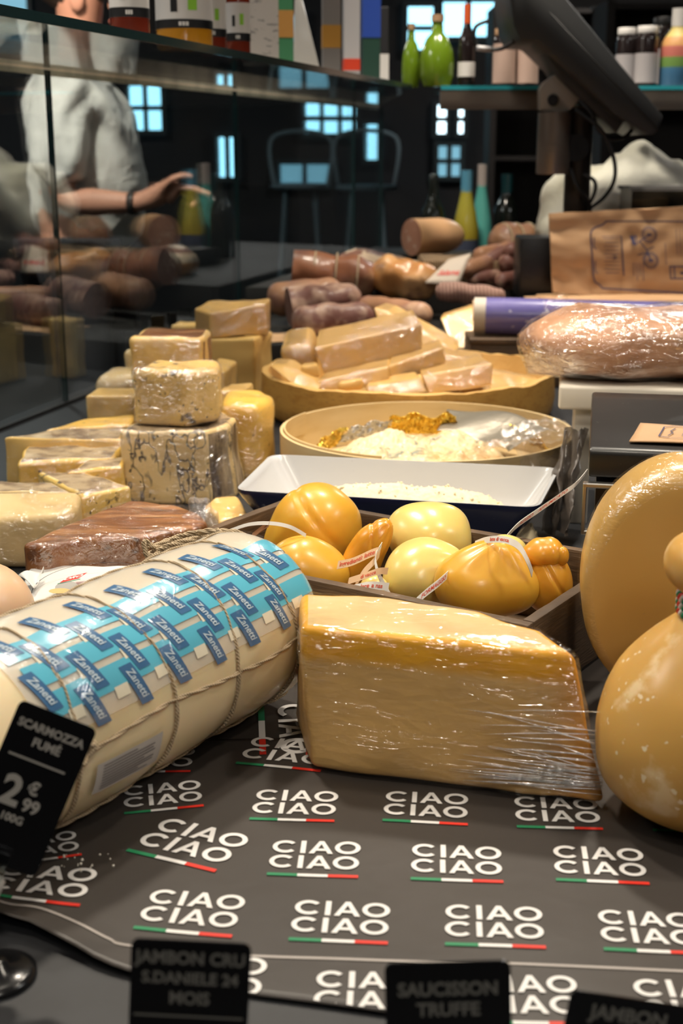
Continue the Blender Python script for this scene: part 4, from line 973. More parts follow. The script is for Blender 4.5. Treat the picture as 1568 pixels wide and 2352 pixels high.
def foil(a0, a1, r, z, h, mat, seed, name='foil', lean=0.02):
    def fn(u, v):
        a = a0 + (a1 - a0) * u; q = Vector((u * 9, v * 4, seed)); rr = r - lean * v + 0.006 * noise.noise(q * 1.0) + 0.003 * noise.noise(q * 4)
        return Vector((bc_.x + rr * math.cos(a) * 1.0, bc_.y + rr * math.sin(a) * 0.92, z + h * v * (0.85 + 0.3 * noise.noise(Vector((u * 4, seed, 0)))) + 0.002 * noise.noise(q * 5)))
    bm = grid(fn, 70, 12); thicken(bm, 0.0006); part(name, bm, mat, t, auto=30)
foil(R(66), R(112), 0.138, 0.030, 0.036, m_gold, 1); foil(R(110), R(146), 0.142, 0.028, 0.030, m_silv, 2); foil(R(140), R(198), 0.158, 0.018, 0.036, m_gold, 3)
foil(R(2), R(40), 0.172, 0.026, 0.030, m_gold, 4)
m_grey = M('grey_lining_paper', (0.30, 0.27, 0.22), 0.32, metal=0.4, bump=[N(30, 0.5, 0.004)])
def lining(u, v):
    a = R(4) + R(72) * u; r = 0.168 - 0.055 * (1 - v) - 0.03 * u * (1 - v)
    return Vector((bc_.x + r * math.cos(a), bc_.y + r * math.sin(a), 0.030 + 0.030 * v + 0.006 * math.sin(u * 9 + v * 3) * 0.6 + 0.012 * u * (1 - v)))
bm = grid(lining, 40, 14); thicken(bm, 0.0006); part('foil_lining', bm, m_grey, t)
m_bagf = film_mat('film_crumpled', 0.16, 0.6, 50, k=1.0, veil=(0.70, 0.64, 0.55), rough=0.14, milk=0.10)
def drape(u, v):
    a = R(-58) + R(70) * u; r = 0.10 + 0.115 * v
    z = 0.052 + 0.020 * math.sin(v * 2.6) - max(0, v - 0.78) * 0.16 + 0.012 * noise.noise(Vector((u * 5, v * 5, 4))) + 0.005 * noise.noise(Vector((u * 16, v * 16, 9)))
    return Vector((bc_.x + r * math.cos(a), bc_.y + r * math.sin(a), z))
bm = grid(drape, 60, 40); part('film_cover', bm, m_bagf, t)
def curtain(u, v):                                                    # film hanging off the box beside the scale
    p = D(1352 - 50 * v * (1 - u) - 70 * u * v, 985 + 240 * v, 1.50 - 0.08 * v); p.x += 0.006 * noise.noise(Vector((u * 8, v * 6, 1))) - 0.030 * u * (1 - v * 0.4); p.y += 0.012 * math.sin(u * 11 + v * 4); return p
bm = grid(curtain, 24, 40); single('plastic_film', bm, film_mat('film_tail', 0.16, 0.5, 60, (1, 1, 0.4), k=1.0, veil=(0.10, 0.08, 0.065), rough=0.15, milk=0.8), 'crumpled grey plastic film hanging between the round box and the scale', 'plastic film')

# ================================================================== HOLLOWED WHEEL WITH HARD CHEESE PIECES
WZ = 0.072; wc = G(940, 862, WZ); WR = S(346, wc)
wc.y = max(wc.y, bc_.y + BRd + WR + 0.004)
wcz = WZ
m_wheel = M('hard_wheel_rind', (0.62, 0.33, 0.075), 0.5, [dict(t='noise', s=40, d=5, lo=0.5, hi=0.7, c=(0.52, 0.25, 0.05), st=(1, 1, 3)), dict(t='noise', s=90, d=3, lo=0.62, hi=0.70, c=(0.42, 0.22, 0.06), st=(1, 1, 5))], [dict(t='voronoi', s=160, k=0.25, h=0.001), N(40, 0.2, 0.002)], coat=0.1)
m_wpaste = M('hard_cheese_paste', (0.74, 0.44, 0.14), 0.55, [N(14, lo=0.4, hi=0.7, c=(0.80, 0.54, 0.22), d=5)], [N(60, 0.5, 0.003, d=5)], sss=0.2)
bm = nb(); prof = [(0, 0.001, 1), (WR * 0.93, 0.001, 0), (WR * 0.985, 0.012, 0), (WR, 0.035, 0), (WR * 0.99, WZ, 1), (WR * 0.95, WZ + 0.001, 1), (WR * 0.93, WZ - 0.012, 1), (WR * 0.88, 0.030, 1), (0, 0.026, 1)]
lathe([(r, z) for r, z, _ in prof], (wc.x, wc.y, 0), 96, None, [m_ for _, _, m_ in prof], bm)
for v in bm.verts:
    if v.co.z > 0.05: v.co.z += 0.004 * noise.noise(v.co * 14) + 0.0025 * noise.noise(v.co * 50)
t = thing('hollow_cheese_wheel', 'hollowed half wheel of hard cheese used as a bowl for cut pieces', 'cheese', (wc.x, wc.y, 0)); part('rind_shell', bm, [m_wheel, m_wpaste], t, auto=60)

m_piece = M('hard_cheese_cut', (0.78, 0.47, 0.145), 0.42, [N(12, lo=0.4, hi=0.7, c=(0.82, 0.55, 0.22), d=4)], [N(45, 0.35, 0.003, d=5)], sss=0.25, coat=0.25)
m_prind = M('hard_cheese_rind', (0.58, 0.35, 0.12), 0.5, [dict(t='noise', s=60, d=4, lo=0.5, hi=0.7, c=(0.55, 0.34, 0.12), st=(1, 1, 4))], [N(80, 0.25, 0.0012)], coat=0.2)
def piece(fr, Yf, dpt, label, seed=0, taper=1.0, mats=None, film=True, name='cheese_piece', rindtop=True, cat='cheese', group=None, back=None, bv=0.003, amp=0.0016, fm=None, sides=None):
    """fr: four pixels of the camera-side face (tl, tr, br, bl); each may carry its own distance; dpt: extent away from the camera."""
    Q = [D(p[0], p[1], p[2] if len(p) > 2 else Yf) for p in fr]
    back = back or Vector((0.0, 1.0, 0.0)); c = sum(Q, Vector()) / 4
    K = [c + (q - c) * taper + Vector(back) * dpt for q in Q]
    bm = nb(); A = [bm.verts.new(q) for q in Q]; B = [bm.verts.new(q) for q in K]
    bm.faces.new(A).material_index = 0; bm.faces.new(B[::-1]).material_index = 0
    sd = sides or ([1, 0, 1, 0] if rindtop else [0, 1, 0, 1])
    for i in range(4): bm.faces.new((A[i], B[i], B[(i + 1) % 4], A[(i + 1) % 4])).material_index = sd[i]
    bmesh.ops.recalc_face_normals(bm, faces=bm.faces); bevel(bm, bv, 2); rough(bm, amp, 35, 0.014, seed)
    zmin = min(v.co.z for v in bm.verts)
    t = thing(name, label, cat, (c.x, c.y + dpt / 2, zmin), group); fb = inflate(bm, 0.0008, 0.0014, 50, seed) if film else None
    part('paste', bm, mats or [m_piece, m_prind], t, auto=45)
    if film: part('film_wrap', fb, fm or m_film, t)
    return t
GP = 'hard cheese pieces in the hollow wheel'
W0 = wc.y
piece([(640, 800), (715, 790), (735, 850), (650, 845)], W0 - 0.02, 0.10, 'pale rounded hard cheese piece at the left end of the hollow wheel', 1, 0.9, group=GP, bv=0.010, back=(0.03, 1, 0.20))
piece([(722, 800, W0 - 0.05), (968, 745, W0 + 0.0), (970, 812, W0 + 0.0), (745, 862, W0 - 0.05)], W0, 0.07, 'thick long hard cheese piece lying on top in the hollow wheel', 2, 0.9, group=GP, back=(-0.05, 1, 0.30))
piece([(858, 706, W0 + 0.10), (890, 716, W0 + 0.10), (1052, 808, W0 + 0.06), (880, 790, W0 + 0.06)], W0, 0.06, 'slanted pale hard cheese slab behind the thick top piece', 3, 0.9, group=GP, back=(0.3, 1, 0.1))
piece([(725, 876, W0 - 0.12), (892, 842, W0 - 0.11), (892, 882, W0 - 0.115), (738, 900, W0 - 0.125)], W0, 0.10, 'flat hard cheese piece lying under the thick top piece', 4, 0.9, group=GP, back=(0.12, 1, 0.02))
piece([(890, 842, W0 - 0.09), (1018, 798, W0 - 0.03), (1022, 838, W0 - 0.03), (892, 884, W0 - 0.09)], W0, 0.09, 'long flat hard cheese piece in the middle of the hollow wheel', 5, 0.9, group=GP, back=(0.05, 1, 0.05))
piece([(968, 862, W0 - 0.10), (1132, 834, W0 - 0.07), (1130, 886, W0 - 0.08), (985, 906, W0 - 0.11)], W0, 0.08, 'hard cheese piece with a dark rind end at the wheel rim', 6, 0.9, group=GP, back=(-0.1, 1, 0.05))
piece([(1005, 812, W0 + 0.0), (1110, 830, W0 + 0.0), (1110, 870, W0 - 0.01), (1000, 862, W0 - 0.01)], W0, 0.09, 'film wrapped hard cheese piece behind the dark rind piece', 7, 0.9, group=GP, back=(0.1, 1, 0.02))
piece([(1120, 850, W0 + 0.04), (1262, 878, W0 + 0.02), (1240, 902, W0 - 0.02), (1060, 905, W0 - 0.08)], W0, 0.04, 'wide thin hard cheese slice at the right rim of the wheel', 8, 0.8, group=GP, back=(-0.4, 1, 0.15))
piece([(840, 890, W0 - 0.15), (965, 868, W0 - 0.13), (980, 900, W0 - 0.15), (850, 912, W0 - 0.16)], W0, 0.06, 'dark orange hard cheese piece low behind the rim', 9, 0.9, group=GP, back=(0, 1, 0.05), mats=[m_prind, m_piece])
piece([(776, 878, W0 - 0.165), (834, 870, W0 - 0.165), (836, 896, W0 - 0.165), (774, 902, W0 - 0.165)], W0, 0.02, 'small pale cheese chunk resting on the wheel rim', 10, 0.9, group=GP, bv=0.006, film=False)
piece([(690, 842, W0 - 0.10), (728, 836, W0 - 0.10), (738, 866, W0 - 0.10), (695, 870, W0 - 0.10)], W0, 0.035, 'small hard cheese cube beside the thick top piece', 11, 0.9, group=GP, bv=0.005, film=False)
piece([(612, 838, W0 - 0.09), (668, 838, W0 - 0.09), (742, 895, W0 - 0.15), (690, 900, W0 - 0.16)], W0, 0.05, 'crumbly hard cheese wedge leaning at the left rim', 12, 0.9, group=GP, bv=0.008, back=(0.1, 1, 0.1))

# ================================================================== STACKED CHEESES ON THE LEFT
m_soft = M('mild_cheese_paste', (0.86, 0.56, 0.19), 0.42, [N(6, lo=0.4, hi=0.7, c=(0.82, 0.47, 0.12))], [N(30, 0.25, 0.002)], sss=0.25, coat=0.2)
m_yel = M('yellow_cheese_paste', (0.84, 0.50, 0.085), 0.40, [N(8, lo=0.4, hi=0.7, c=(0.82, 0.60, 0.22)), dict(t='noise', s=90, d=3, lo=0.68, hi=0.74, c=(0.12, 0.08, 0.05))], [N(30, 0.25, 0.002)], sss=0.25, coat=0.25)
m_mold = M('mottled_rind', (0.52, 0.38, 0.23), 0.55, [dict(t='noise', s=50, d=6, lo=0.45, hi=0.62, c=(0.25, 0.16, 0.09)), dict(t='noise', s=20, d=4, lo=0.55, hi=0.7, c=(0.74, 0.60, 0.42))], [N(90, 0.6, 0.002, d=5)], coat=0.25)
m_vein = M('truffle_veined_paste', (0.84, 0.62, 0.31), 0.42, [N(6, lo=0.4, hi=0.7, c=(0.80, 0.55, 0.22)), dict(t='voronoi', s=13, f='DISTANCE_TO_EDGE', warp=0.16, ws=34, lo=0.075, hi=0.0, c=(0.06, 0.05, 0.055), st=(1.5, 1.5, 0.7), k=1.0), dict(t='noise', s=16, d=2, lo=0.56, hi=0.64, c=(0.82, 0.60, 0.28)), dict(t='noise', s=110, d=3, lo=0.66, hi=0.72, c=(0.08, 0.06, 0.05))], [N(40, 0.35, 0.002)], sss=0.2, coat=0.2)
m_spk = M('speckled_truffle_paste', (0.86, 0.58, 0.17), 0.40, [N(8, lo=0.4, hi=0.7, c=(0.80, 0.49, 0.10)), dict(t='noise', s=60, d=5, lo=0.60, hi=0.68, c=(0.13, 0.085, 0.045)), dict(t='noise', s=160, d=2, lo=0.66, hi=0.71, c=(0.05, 0.04, 0.03))], [N(40, 0.3, 0.002)], sss=0.2, coat=0.35)
m_bark = M('dark_streaked_rind', (0.46, 0.33, 0.20), 0.6, [dict(t='noise', s=55, d=6, lo=0.45, hi=0.60, c=(0.09, 0.06, 0.045), st=(1, 1, 0.18)), dict(t='noise', s=30, d=4, lo=0.60, hi=0.72, c=(0.66, 0.52, 0.34), st=(1, 1, 0.2))], [dict(t='noise', s=80, d=5, k=0.7, h=0.003, st=(1, 1, 0.2))], coat=0.3)
def block(pts, z0, z1, mats, label, mside=0, mtop=0, b=0.004, film=None, seed=0, amp=0.0034, tops=None, name='cheese_block', group=None):
    bm = prism(pts, tops or pts, z0, z1, b * 1.25, 4, mside, mtop); rough(bm, amp, 27, 0.012, seed, z0 - 0.0005)
    cx = sum(p[0] for p in pts) / len(pts); cy = sum(p[1] for p in pts) / len(pts); t = thing(name, label, 'cheese', (cx, cy, z0), group)
    fb = inflate(bm, 0.0008, 0.0016, 55, seed, z0 - 0.0005) if film else None
    part('paste', bm, mats, t, auto=50)
    if film: part('film_wrap', fb, film, t)
    return t
def gx(px, Y, z=0.05): return D(px, 1000, Y).x * 1.0
YB1 = 1.600
zT = D(400, 990, YB1).z
pa = gx(276, YB1); pb_ = gx(478, YB1); pe = gx(552, YB1 + 0.05)
block([(pa, YB1), (pb_, YB1), (pe - 0.004, YB1 + 0.035), (pe + 0.002, YB1 + 0.085), (pe - 0.02, YB1 + 0.12), (pa + 0.02, YB1 + 0.12)], 0.0, zT, [m_vein, m_bark], 'tall truffle veined cheese block with a dark streaked rind, bottom of the front stack', mside=[0, 1, 1, 1, 0, 0], mtop=1, film=m_film, seed=21,
      tops=[(pa, YB1), (pb_ - 0.004, YB1), (pe - 0.014, YB1 + 0.035), (pe - 0.008, YB1 + 0.085), (pe - 0.026, YB1 + 0.12), (pa + 0.02, YB1 + 0.12)])
Y2 = 1.622; z2 = D(400, 852, Y2).z
pa = gx(304, Y2); pb_ = gx(430, Y2 - 0.01); pe = gx(508, Y2 + 0.02)
block([(pa, Y2 + 0.012), (pb_, Y2 - 0.010), (pe, Y2 + 0.022), (pe - 0.006, Y2 + 0.085), (pa + 0.02, Y2 + 0.09)], zT + 0.002, z2, [m_spk, m_vein], 'film wrapped speckled truffle cheese block on top of the tall veined block', mside=[0, 0, 0, 0, 0], mtop=0, b=0.007, film=m_film3, seed=22, amp=0.003)
Y3 = 1.85; z3 = D(400, 775, Y3).z; z3b = D(400, 868, Y3).z
pa, pe = gx(304, Y3), gx(478, Y3)
block([(pa + 0.004, Y3), (pe, Y3), (pe + 0.004, Y3 + 0.09), (pa + 0.01, Y3 + 0.10)], 0.0, z3b, [m_soft, m_mold], 'pale cheese block hidden under the brown rind block', seed=40)
block([(pa, Y3), (pe - 0.006, Y3), (pe, Y3 + 0.02), (pe, Y3 + 0.09), (pa + 0.01, Y3 + 0.10)], z3b + 0.001, z3, [m_soft, m_brown], 'pale cheese block with brown rind on top and side, behind the film wrapped block', mside=[0, 1, 1, 0, 0], mtop=1, b=0.006, film=m_film, seed=23)
# truffle block to the right
Y4 = 1.715; z4 = D(570, 925, Y4).z
pa, pe = gx(505, Y4), gx(628, Y4 + 0.02)
block([(pa, Y4), (pa + 0.05, Y4 - 0.012), (pe - 0.004, Y4 + 0.018), (pe, Y4 + 0.06), (pe - 0.02, Y4 + 0.10), (pa, Y4 + 0.10)], 0.0, z4, [m_yel, m_mold], 'yellow truffle cheese block with grey blotches beside the round wooden box', mside=[0, 0, 0, 1, 1, 0], mtop=0, b=0.010, film=m_film, seed=24)
# tall pale block and wedge on it
Y5 = 2.30; z5 = D(520, 778, Y5).z
pa, pm, pe = gx(455, Y5), gx(588, Y5), gx(628, Y5 + 0.09)
block([(pa, Y5), (pm, Y5), (pe, Y5 + 0.10), (pa + 0.02, Y5 + 0.12)], 0.0, z5, [m_soft, m_prind], 'tall pale cheese block standing behind the front stack', mside=[0, 0, 1, 0], mtop=0, b=0.004, seed=25)
z6 = D(520, 706, Y5 + 0.03).z
pw = gx(452, Y5 + 0.02); pv_ = gx(622, Y5 + 0.06); pn = gx(490, Y5)
block([(pw, Y5 + 0.035), (pn, Y5 + 0.004), (pv_ - 0.004, Y5 + 0.045), (pv_, Y5 + 0.10), (pw + 0.02, Y5 + 0.09)], z5 + 0.001, [z6 - 0.002, z6 - 0.008, z6 + 0.005, z6 + 0.008, z6 + 0.004], [m_piece, m_prind], 'golden cheese wedge in film lying on the tall pale block', mside=[1, 0, 1, 1, 1], mtop=0, b=0.003, film=m_film, seed=26)
# smaller pieces along the glass
def lump(px0, px1, y0, y1, Y, d, mats, label, seed, b=0.005, film=m_film, slope=0.0, z0=0.0, shift=0.0, mside=0, mtop=0):
    za = D(px0, y0, Y).z; xa, xb = gx(px0, Y), gx(px1, Y)
    block([(xa, Y + shift), (xb, Y), (xb + 0.01, Y + d), (xa + 0.01, Y + d)], z0, [za, za + slope, za + slope, za], mats, label, mside, mtop, b, film, seed)
lump(218, 330, 862, 0, 2.03, 0.09, [m_cream, m_mold], 'round shouldered cream cheese block beside the glass', 27, 0.016, slope=0.004)
lump(200, 330, 908, 0, 1.93, 0.06, [m_soft, m_mold], 'pale cheese block with a freckled side near the glass', 28, 0.004)
lump(290, 330, 805, 0, 2.14, 0.06, [m_cream, m_mold], 'cream cheese end piece behind the brown rind block', 29, 0.008)
lump(478, 520, 845, 0, 2.10, 0.10, [m_soft, m_mold], 'thin cream cheese slice between the stacks', 30, 0.003, slope=-0.006)
lump(505, 560, 898, 0, 1.90, 0.07, [m_soft, m_mold], 'low pale cheese wedge behind the yellow truffle block', 31, 0.003)
lump(400, 470, 745, 0, 2.46, 0.05, [m_soft, m_mold], 'cream cheese block half hidden left of the tall pale block', 32, 0.004)
# long wedges fanned out on the left
def fan(top, Z, h0, mats, label, seed, mside, mtop=1, film=m_film, b=0.0035):
    P = [G(x, y, Z) for x, y in top]; block([(p.x, p.y) for p in P], h0, Z, mats, label, mside, mtop, b, film, seed, name='cheese_wedge')
fan([(5, 1002), (278, 1010), (290, 985), (160, 982)], 0.068, 0.0, [m_soft, m_mold], 'long low cheese wedge with grey rind nearest the glass', 33, [0, 0, 0, 1])
fan([(100, 985), (300, 975), (310, 948), (200, 962)], 0.062, 0.0, [m_yel, m_mold], 'yellow cheese wedge behind the long grey rind wedge', 34, [1, 0, 0, 1], mtop=0)
fan([(38, 1066), (262, 1050), (285, 1026), (60, 1022)], 0.058, 0.0, [m_yel, m_mold], 'yellow cheese wedge with mottled rind on top', 35, [0, 0, 0, 0])
fan([(150, 1082), (280, 1072), (290, 1046), (200, 1058)], 0.056, 0.0, [m_yel, m_mold], 'small yellow cheese wedge with dark rind top against the veined block', 36, [0, 0, 0, 0])
fan([(88, 1086), (190, 1140), (302, 1116), (180, 1078)], 0.052, 0.0, [m_spk, m_mold], 'speckled truffle cheese wedge with its tip towards the glass', 37, [0, 0, 0, 0])
fan([(-40, 1128), (148, 1132), (166, 1142), (170, 1136), (120, 1106), (-40, 1104)], 0.058, 0.0, [m_cream, m_mold], 'cream cheese slab with grey rind at the left edge', 38, [0, 0, 0, 0, 0, 0])
# small wedge behind brown cheese
fan([(470, 1160), (505, 1196), (572, 1182), (545, 1142), (490, 1140)], 0.045, 0.0, [m_soft, m_cream], 'small cream cheese wedge between the brown wedge and the baking dish', 39, [0, 0, 0, 0, 0], mtop=0)

# ================================================================== SCALE / PRINTER, CUTTING BOARD, WRAPPED MEAT
m_lid = M('satin_black_lid', (0.012, 0.0115, 0.0115), 0.40, [N(120, lo=0.72, hi=0.78, c=(0.3, 0.28, 0.25))], coat=0.15)
MY = 1.22
xl = D(1352, 1040, MY).x; xr = xl + 0.34
zf0, zf1 = D(1352, 1096, MY).z, D(1352, 1038, MY).z
t = thing('counter_scale', 'black counter scale with steel frame beside the cheese crate', 'scale', ((xl + xr) / 2, MY + 0.12, 0.0))
bl = D(1358, 990, MY + 0.075); zt = bl.z; b2 = D(1362, 946, MY + 0.125)
# lid: front face, flat step, sloping back
prof = [(MY, zf0), (MY, zf1), (MY + 0.005, zf1 + 0.004), (MY + 0.10, zf1 + 0.006), (MY + 0.16, zf1 + 0.022), (MY + 0.20, zf1 + 0.022), (MY + 0.20, zf0)]
bm = nb(); A = [bm.verts.new((xl, y, z)) for y, z in prof]; B = [bm.verts.new((xr, y, z)) for y, z in prof]
bm.faces.new(A); bm.faces.new(B[::-1])
for i in range(len(prof)): bm.faces.new((A[i], B[i], B[(i + 1) % len(prof)], A[(i + 1) % len(prof)]))
bmesh.ops.recalc_face_normals(bm, faces=bm.faces); bevel(bm, 0.003, 2, 20); part('lid', bm, m_lid, t, auto=30)
zs1, zs0 = D(1340, 1114, MY - 0.008).z, D(1340, 1222, MY - 0.008).z
xs = D(1340, 1160, MY - 0.008).x
bm = nb(); box(bm, ((xs + xr) / 2 + 0.006, MY + 0.10, (zs0 + zs1) / 2), (xr - xs - 0.012, 0.19, zs1 - zs0)); part('mechanism_box', bm, M('dark_brown_metal', (0.030, 0.024, 0.020), 0.35, metal=0.5), t, smooth=False)
bm = nb()
for z in (zs1, zs0): box(bm, ((xs + xr) / 2, MY - 0.006, z), (xr - xs, 0.010, 0.0045))
box(bm, (xs + 0.002, MY - 0.006, (zs0 + zs1) / 2), (0.004, 0.010, zs1 - zs0)); bevel(bm, 0.001, 1)
part('steel_frame', bm, m_steel, t, auto=30)
bm = nb(); box(bm, (xs + 0.092, MY + 0.002, (zs0 + zs1) / 2 - 0.004), (0.003, 0.004, 0.034)); box(bm, (xs + 0.052, MY + 0.002, (zs0 + zs1) / 2 - 0.008), (0.06, 0.004, 0.003)); box(bm, (xs + 0.055, MY + 0.002, zs0 + 0.014), (0.058, 0.004, 0.002)); part('slider', bm, m_steel, t, smooth=False)
bm = nb(); box(bm, (xs + 0.17, MY + 0.0015, (zs0 + zs1) / 2 - 0.004), (0.14, 0.004, 0.036)); part('plate', bm, M('dull_plate', (0.16, 0.12, 0.09), 0.4, metal=0.6), t, smooth=False)
bm = tube(smooth_path([(xs + 0.003, MY - 0.006, zs0), (xs + 0.015, MY - 0.004, zs0 - 0.010), (xs + 0.024, MY - 0.002, zs0 - 0.022), (xs + 0.025, MY, zs0 - 0.03), (xs + 0.025, MY + 0.004, zs0 - 0.036)]), 0.002, 8); part('bracket', bm, m_steel, t)
bm = nb(); box(bm, ((xs + xr) / 2 + 0.016, MY + 0.11, zs0 / 2), (xr - xs - 0.05, 0.16, zs0 - 0.004)); part('foot_block', bm, M('foot_metal', (0.10, 0.08, 0.065), 0.35, metal=0.7), t, smooth=False)
# folded brown paper bag on the lid
m_kraft = M('kraft_paper', (0.50, 0.30, 0.155), 0.62, [dict(t='noise', s=14, d=5, lo=0.4, hi=0.7, c=(0.56, 0.35, 0.19), st=(1, 1, 5))], [N(40, 0.3, 0.002, d=4)])
m_ink = M('navy_ink', (0.045, 0.045, 0.11), 0.6)
zb_ = zf1 + 0.0075
kb = [D(1430, 1024, MY + 0.025), D(1470, 974, MY + 0.075)]
kx0 = kb[0].x
bm = grid(lambda u, v: Vector((kx0 + 0.012 * v + 0.20 * u, MY + 0.022 + 0.070 * v - 0.006 * u, zb_ + 0.0045 * max(0, v - 0.4) + 0.0012 * math.sin(u * 6 + v * 2))), 24, 10); thicken(bm, 0.0016)
kt = thing('paper_bag', 'flat brown printed paper bag lying on the black scale', 'paper bag', (kx0 + 0.1, MY + 0.05, zb_)); part('sheet', bm, m_kraft, kt)
def kp(x, y): u, v = x / 0.20, y / 0.070; return Vector((kx0 + 0.012 * v + x, MY + 0.022 + y - 0.006 * u, zb_ + 0.0045 * max(0, v - 0.4) + 0.0012 * math.sin(u * 6 + v * 2) + 0.0012))
bm = nb()
def inkline(bm, pts, w_, fn, mi=0):
    for (ax, ay), (bx_, by) in zip(pts, pts[1:]):
        d = Vector((bx_ - ax, by - ay)); n = Vector((-d.y, d.x)).normalized() * w_ / 2; e = d.normalized() * w_ * 0.4
        quad(bm, [fn(ax - n.x - e.x, ay - n.y - e.y), fn(bx_ - n.x + e.x, by - n.y + e.y), fn(bx_ + n.x + e.x, by + n.y + e.y), fn(ax + n.x - e.x, ay + n.y - e.y)], mi)
inkline(bm, [(0.035, 0.012), (0.025, 0.018), (0.025, 0.055), (0.033, 0.061), (0.19, 0.061)], 0.0014, kp); inkline(bm, [(0.035, 0.012), (0.19, 0.010)], 0.0008, kp)
inkline(bm, [(0.033, 0.022), (0.036, 0.034), (0.033, 0.040), (0.036, 0.052)], 0.0012, kp)
inkline(bm, [(0.066 + 0.017 * math.cos(R(a)), 0.030 + 0.017 * math.sin(R(a))) for a in range(0, 361, 20)], 0.0006, kp); inkline(bm, [(0.066 + 0.010 * math.cos(R(a)), 0.030 + 0.010 * math.sin(R(a))) for a in range(0, 361, 20)], 0.0005, kp)
text_bm('SALUMERIA', 0.0065, lambda x, y: kp(0.047 + y, 0.036 + x * 0.8), bm, 0); part('print', bm, m_ink, kt, smooth=False)

SCALE_ROOT, SCALE_BAG = [o for o in C.objects if o.name.startswith('counter_scale')][0], kt
for o in (SCALE_ROOT, SCALE_BAG): pivot_turn(o, (xl, MY), -math.atan2(xl, MY))

# cutting board
m_pe = M('white_cutting_board', (0.72, 0.66, 0.56), 0.38, [N(5, lo=0.4, hi=0.7, c=(0.68, 0.61, 0.50))], [N(50, 0.08, 0.001)], sss=0.1)
SY = 1.50; s0, s1 = D(1281, 941, SY), D(1281, 886, SY); sxr = s0.x + 0.44
t = thing('cutting_board', 'thick white plastic cutting board on white legs beside the round box', 'cutting board', ((s0.x + sxr) / 2, SY + 0.16, 0.0))
part('slab', bbox(((s0.x + sxr) / 2, SY + 0.105, (s0.z + s1.z) / 2), (sxr - s0.x, 0.21, s1.z - s0.z), 0.004, None, 3), m_pe, t, auto=40)
lx = D(1334, 960, SY + 0.012).x
for x in (lx, sxr - 0.02):
    for y in (SY + 0.03, SY + 0.18): part('leg', bbox((x, y, s0.z / 2 - 0.0004), (0.020 if x == lx else 0.02, 0.03, s0.z - 0.001), 0.002), m_pe, t, auto=40)
# film wrapped meat joint on the board
m_meat = M('pink_cured_meat', (0.68, 0.36, 0.20), 0.42, [N(9, lo=0.42, hi=0.68, c=(0.62, 0.42, 0.30), d=5), dict(t='noise', s=16, d=5, lo=0.62, hi=0.74, c=(0.40, 0.22, 0.14)), dict(t='noise', s=7, d=3, lo=0.58, hi=0.7, c=(0.84, 0.62, 0.46))], [N(24, 0.5, 0.004, d=4)], sss=0.2, coat=0.3)
mz = s1.z
def ham(u, v):
    a = 2 * math.pi * v; x = u
    return x
sec = []; NV = 40
xm0 = D(1205, 880, SY + 0.03).x; xm1 = sxr + 0.05; zt1 = D(1250, 702, SY + 0.10).z - mz
bm = nb(); rg = []
for i in range(31):
    u = i / 30; e = min(1.0, (1 - (1 - min(u / 0.16, 1)) ** 2.2)); x = xm0 + (xm1 - xm0) * u
    hh = (zt1 - 0.004) * (0.55 + 0.45 * e) * (1 - 0.10 * u); dd = 0.100 * (0.45 + 0.55 * e); yc = SY + 0.104
    lift = 0.0
    ring = []
    for k in range(NV):
        a = 2 * math.pi * k / NV; c, s = math.cos(a), math.sin(a); sq = (abs(c) ** 3.4 + abs(s) ** 3.4) ** (-1 / 3.4)
        p = Vector((x, yc + dd * c * sq * (1.0 if c < 0 else 1.0), mz + 0.002 + lift + hh / 2 + hh / 2 * s * sq))
        p += Vector((0.4, 1, 0.6)) * (0.009 * noise.noise(p * 18) + 0.003 * noise.noise(p * 55)); p.x -= 0.034 * (1 - u) ** 4 * max(0, (p.z - mz) / zt1 - 0.1); ring.append(bm.verts.new(p))
    rg.append(ring)
for a, b in zip(rg, rg[1:]):
    for k in range(NV): bm.faces.new((a[k], a[(k + 1) % NV], b[(k + 1) % NV], b[k]))
bm.faces.new(rg[0]); bm.faces.new(rg[-1][::-1]); bmesh.ops.recalc_face_normals(bm, faces=bm.faces)
zl = min(v.co.z for v in bm.verts)
for v in bm.verts: v.co.z = max(v.co.z, mz + 0.0015)
t = thing('cured_meat', 'big pink cured meat joint in cling film on the white board', 'meat', ((xm0 + xm1) / 2, SY + 0.13, mz)); fb = inflate(bm, 0.0015, 0.004, 40, 6, mz + 0.001); part('joint', bm, m_meat, t); part('film_wrap', fb, film_mat('film_meat', 0.16, 1.5, 60, (0.5, 1, 1.6), (0.2, 0.3, 0.5), k=1.0, rough=0.13), t)
bm = inflate(blob((xm0 + 0.03, SY + 0.055, mz + 0.07), (0.022, 0.016, 0.026), None, 4, 0.010, 60, 2), 0); part('film_bunch', bm, film_mat('film_bunch3', 0.12, 0.6, 60, k=1.0), t)

for o in C.objects:
    if o.name.startswith(('cutting_board', 'cured_meat')) and o.parent is None: pivot_turn(o, (s0.x, SY), -math.atan2(s0.x, SY))

# ================================================================== PURPLE ROLL, KRAFT BAGS, BLACK BOX
RY_ = 2.50
pl_ = D(1088, 724, RY_); rr = S(84, pl_) / 2
m_pur = M('purple_film_roll', (0.19, 0.17, 0.46), 0.16, [N(20, lo=0.5, hi=0.7, c=(0.28, 0.25, 0.56)), dict(t='noise', s=70, d=4, lo=0.68, hi=0.74, c=(0.75, 0.72, 0.85))], [dict(t='noise', s=60, d=4, k=0.25, h=0.002, st=(0.3, 1, 1))], coat=0.8)
ax_ = Vector((1, -0.12, -0.012)).normalized(); LNG = 0.62
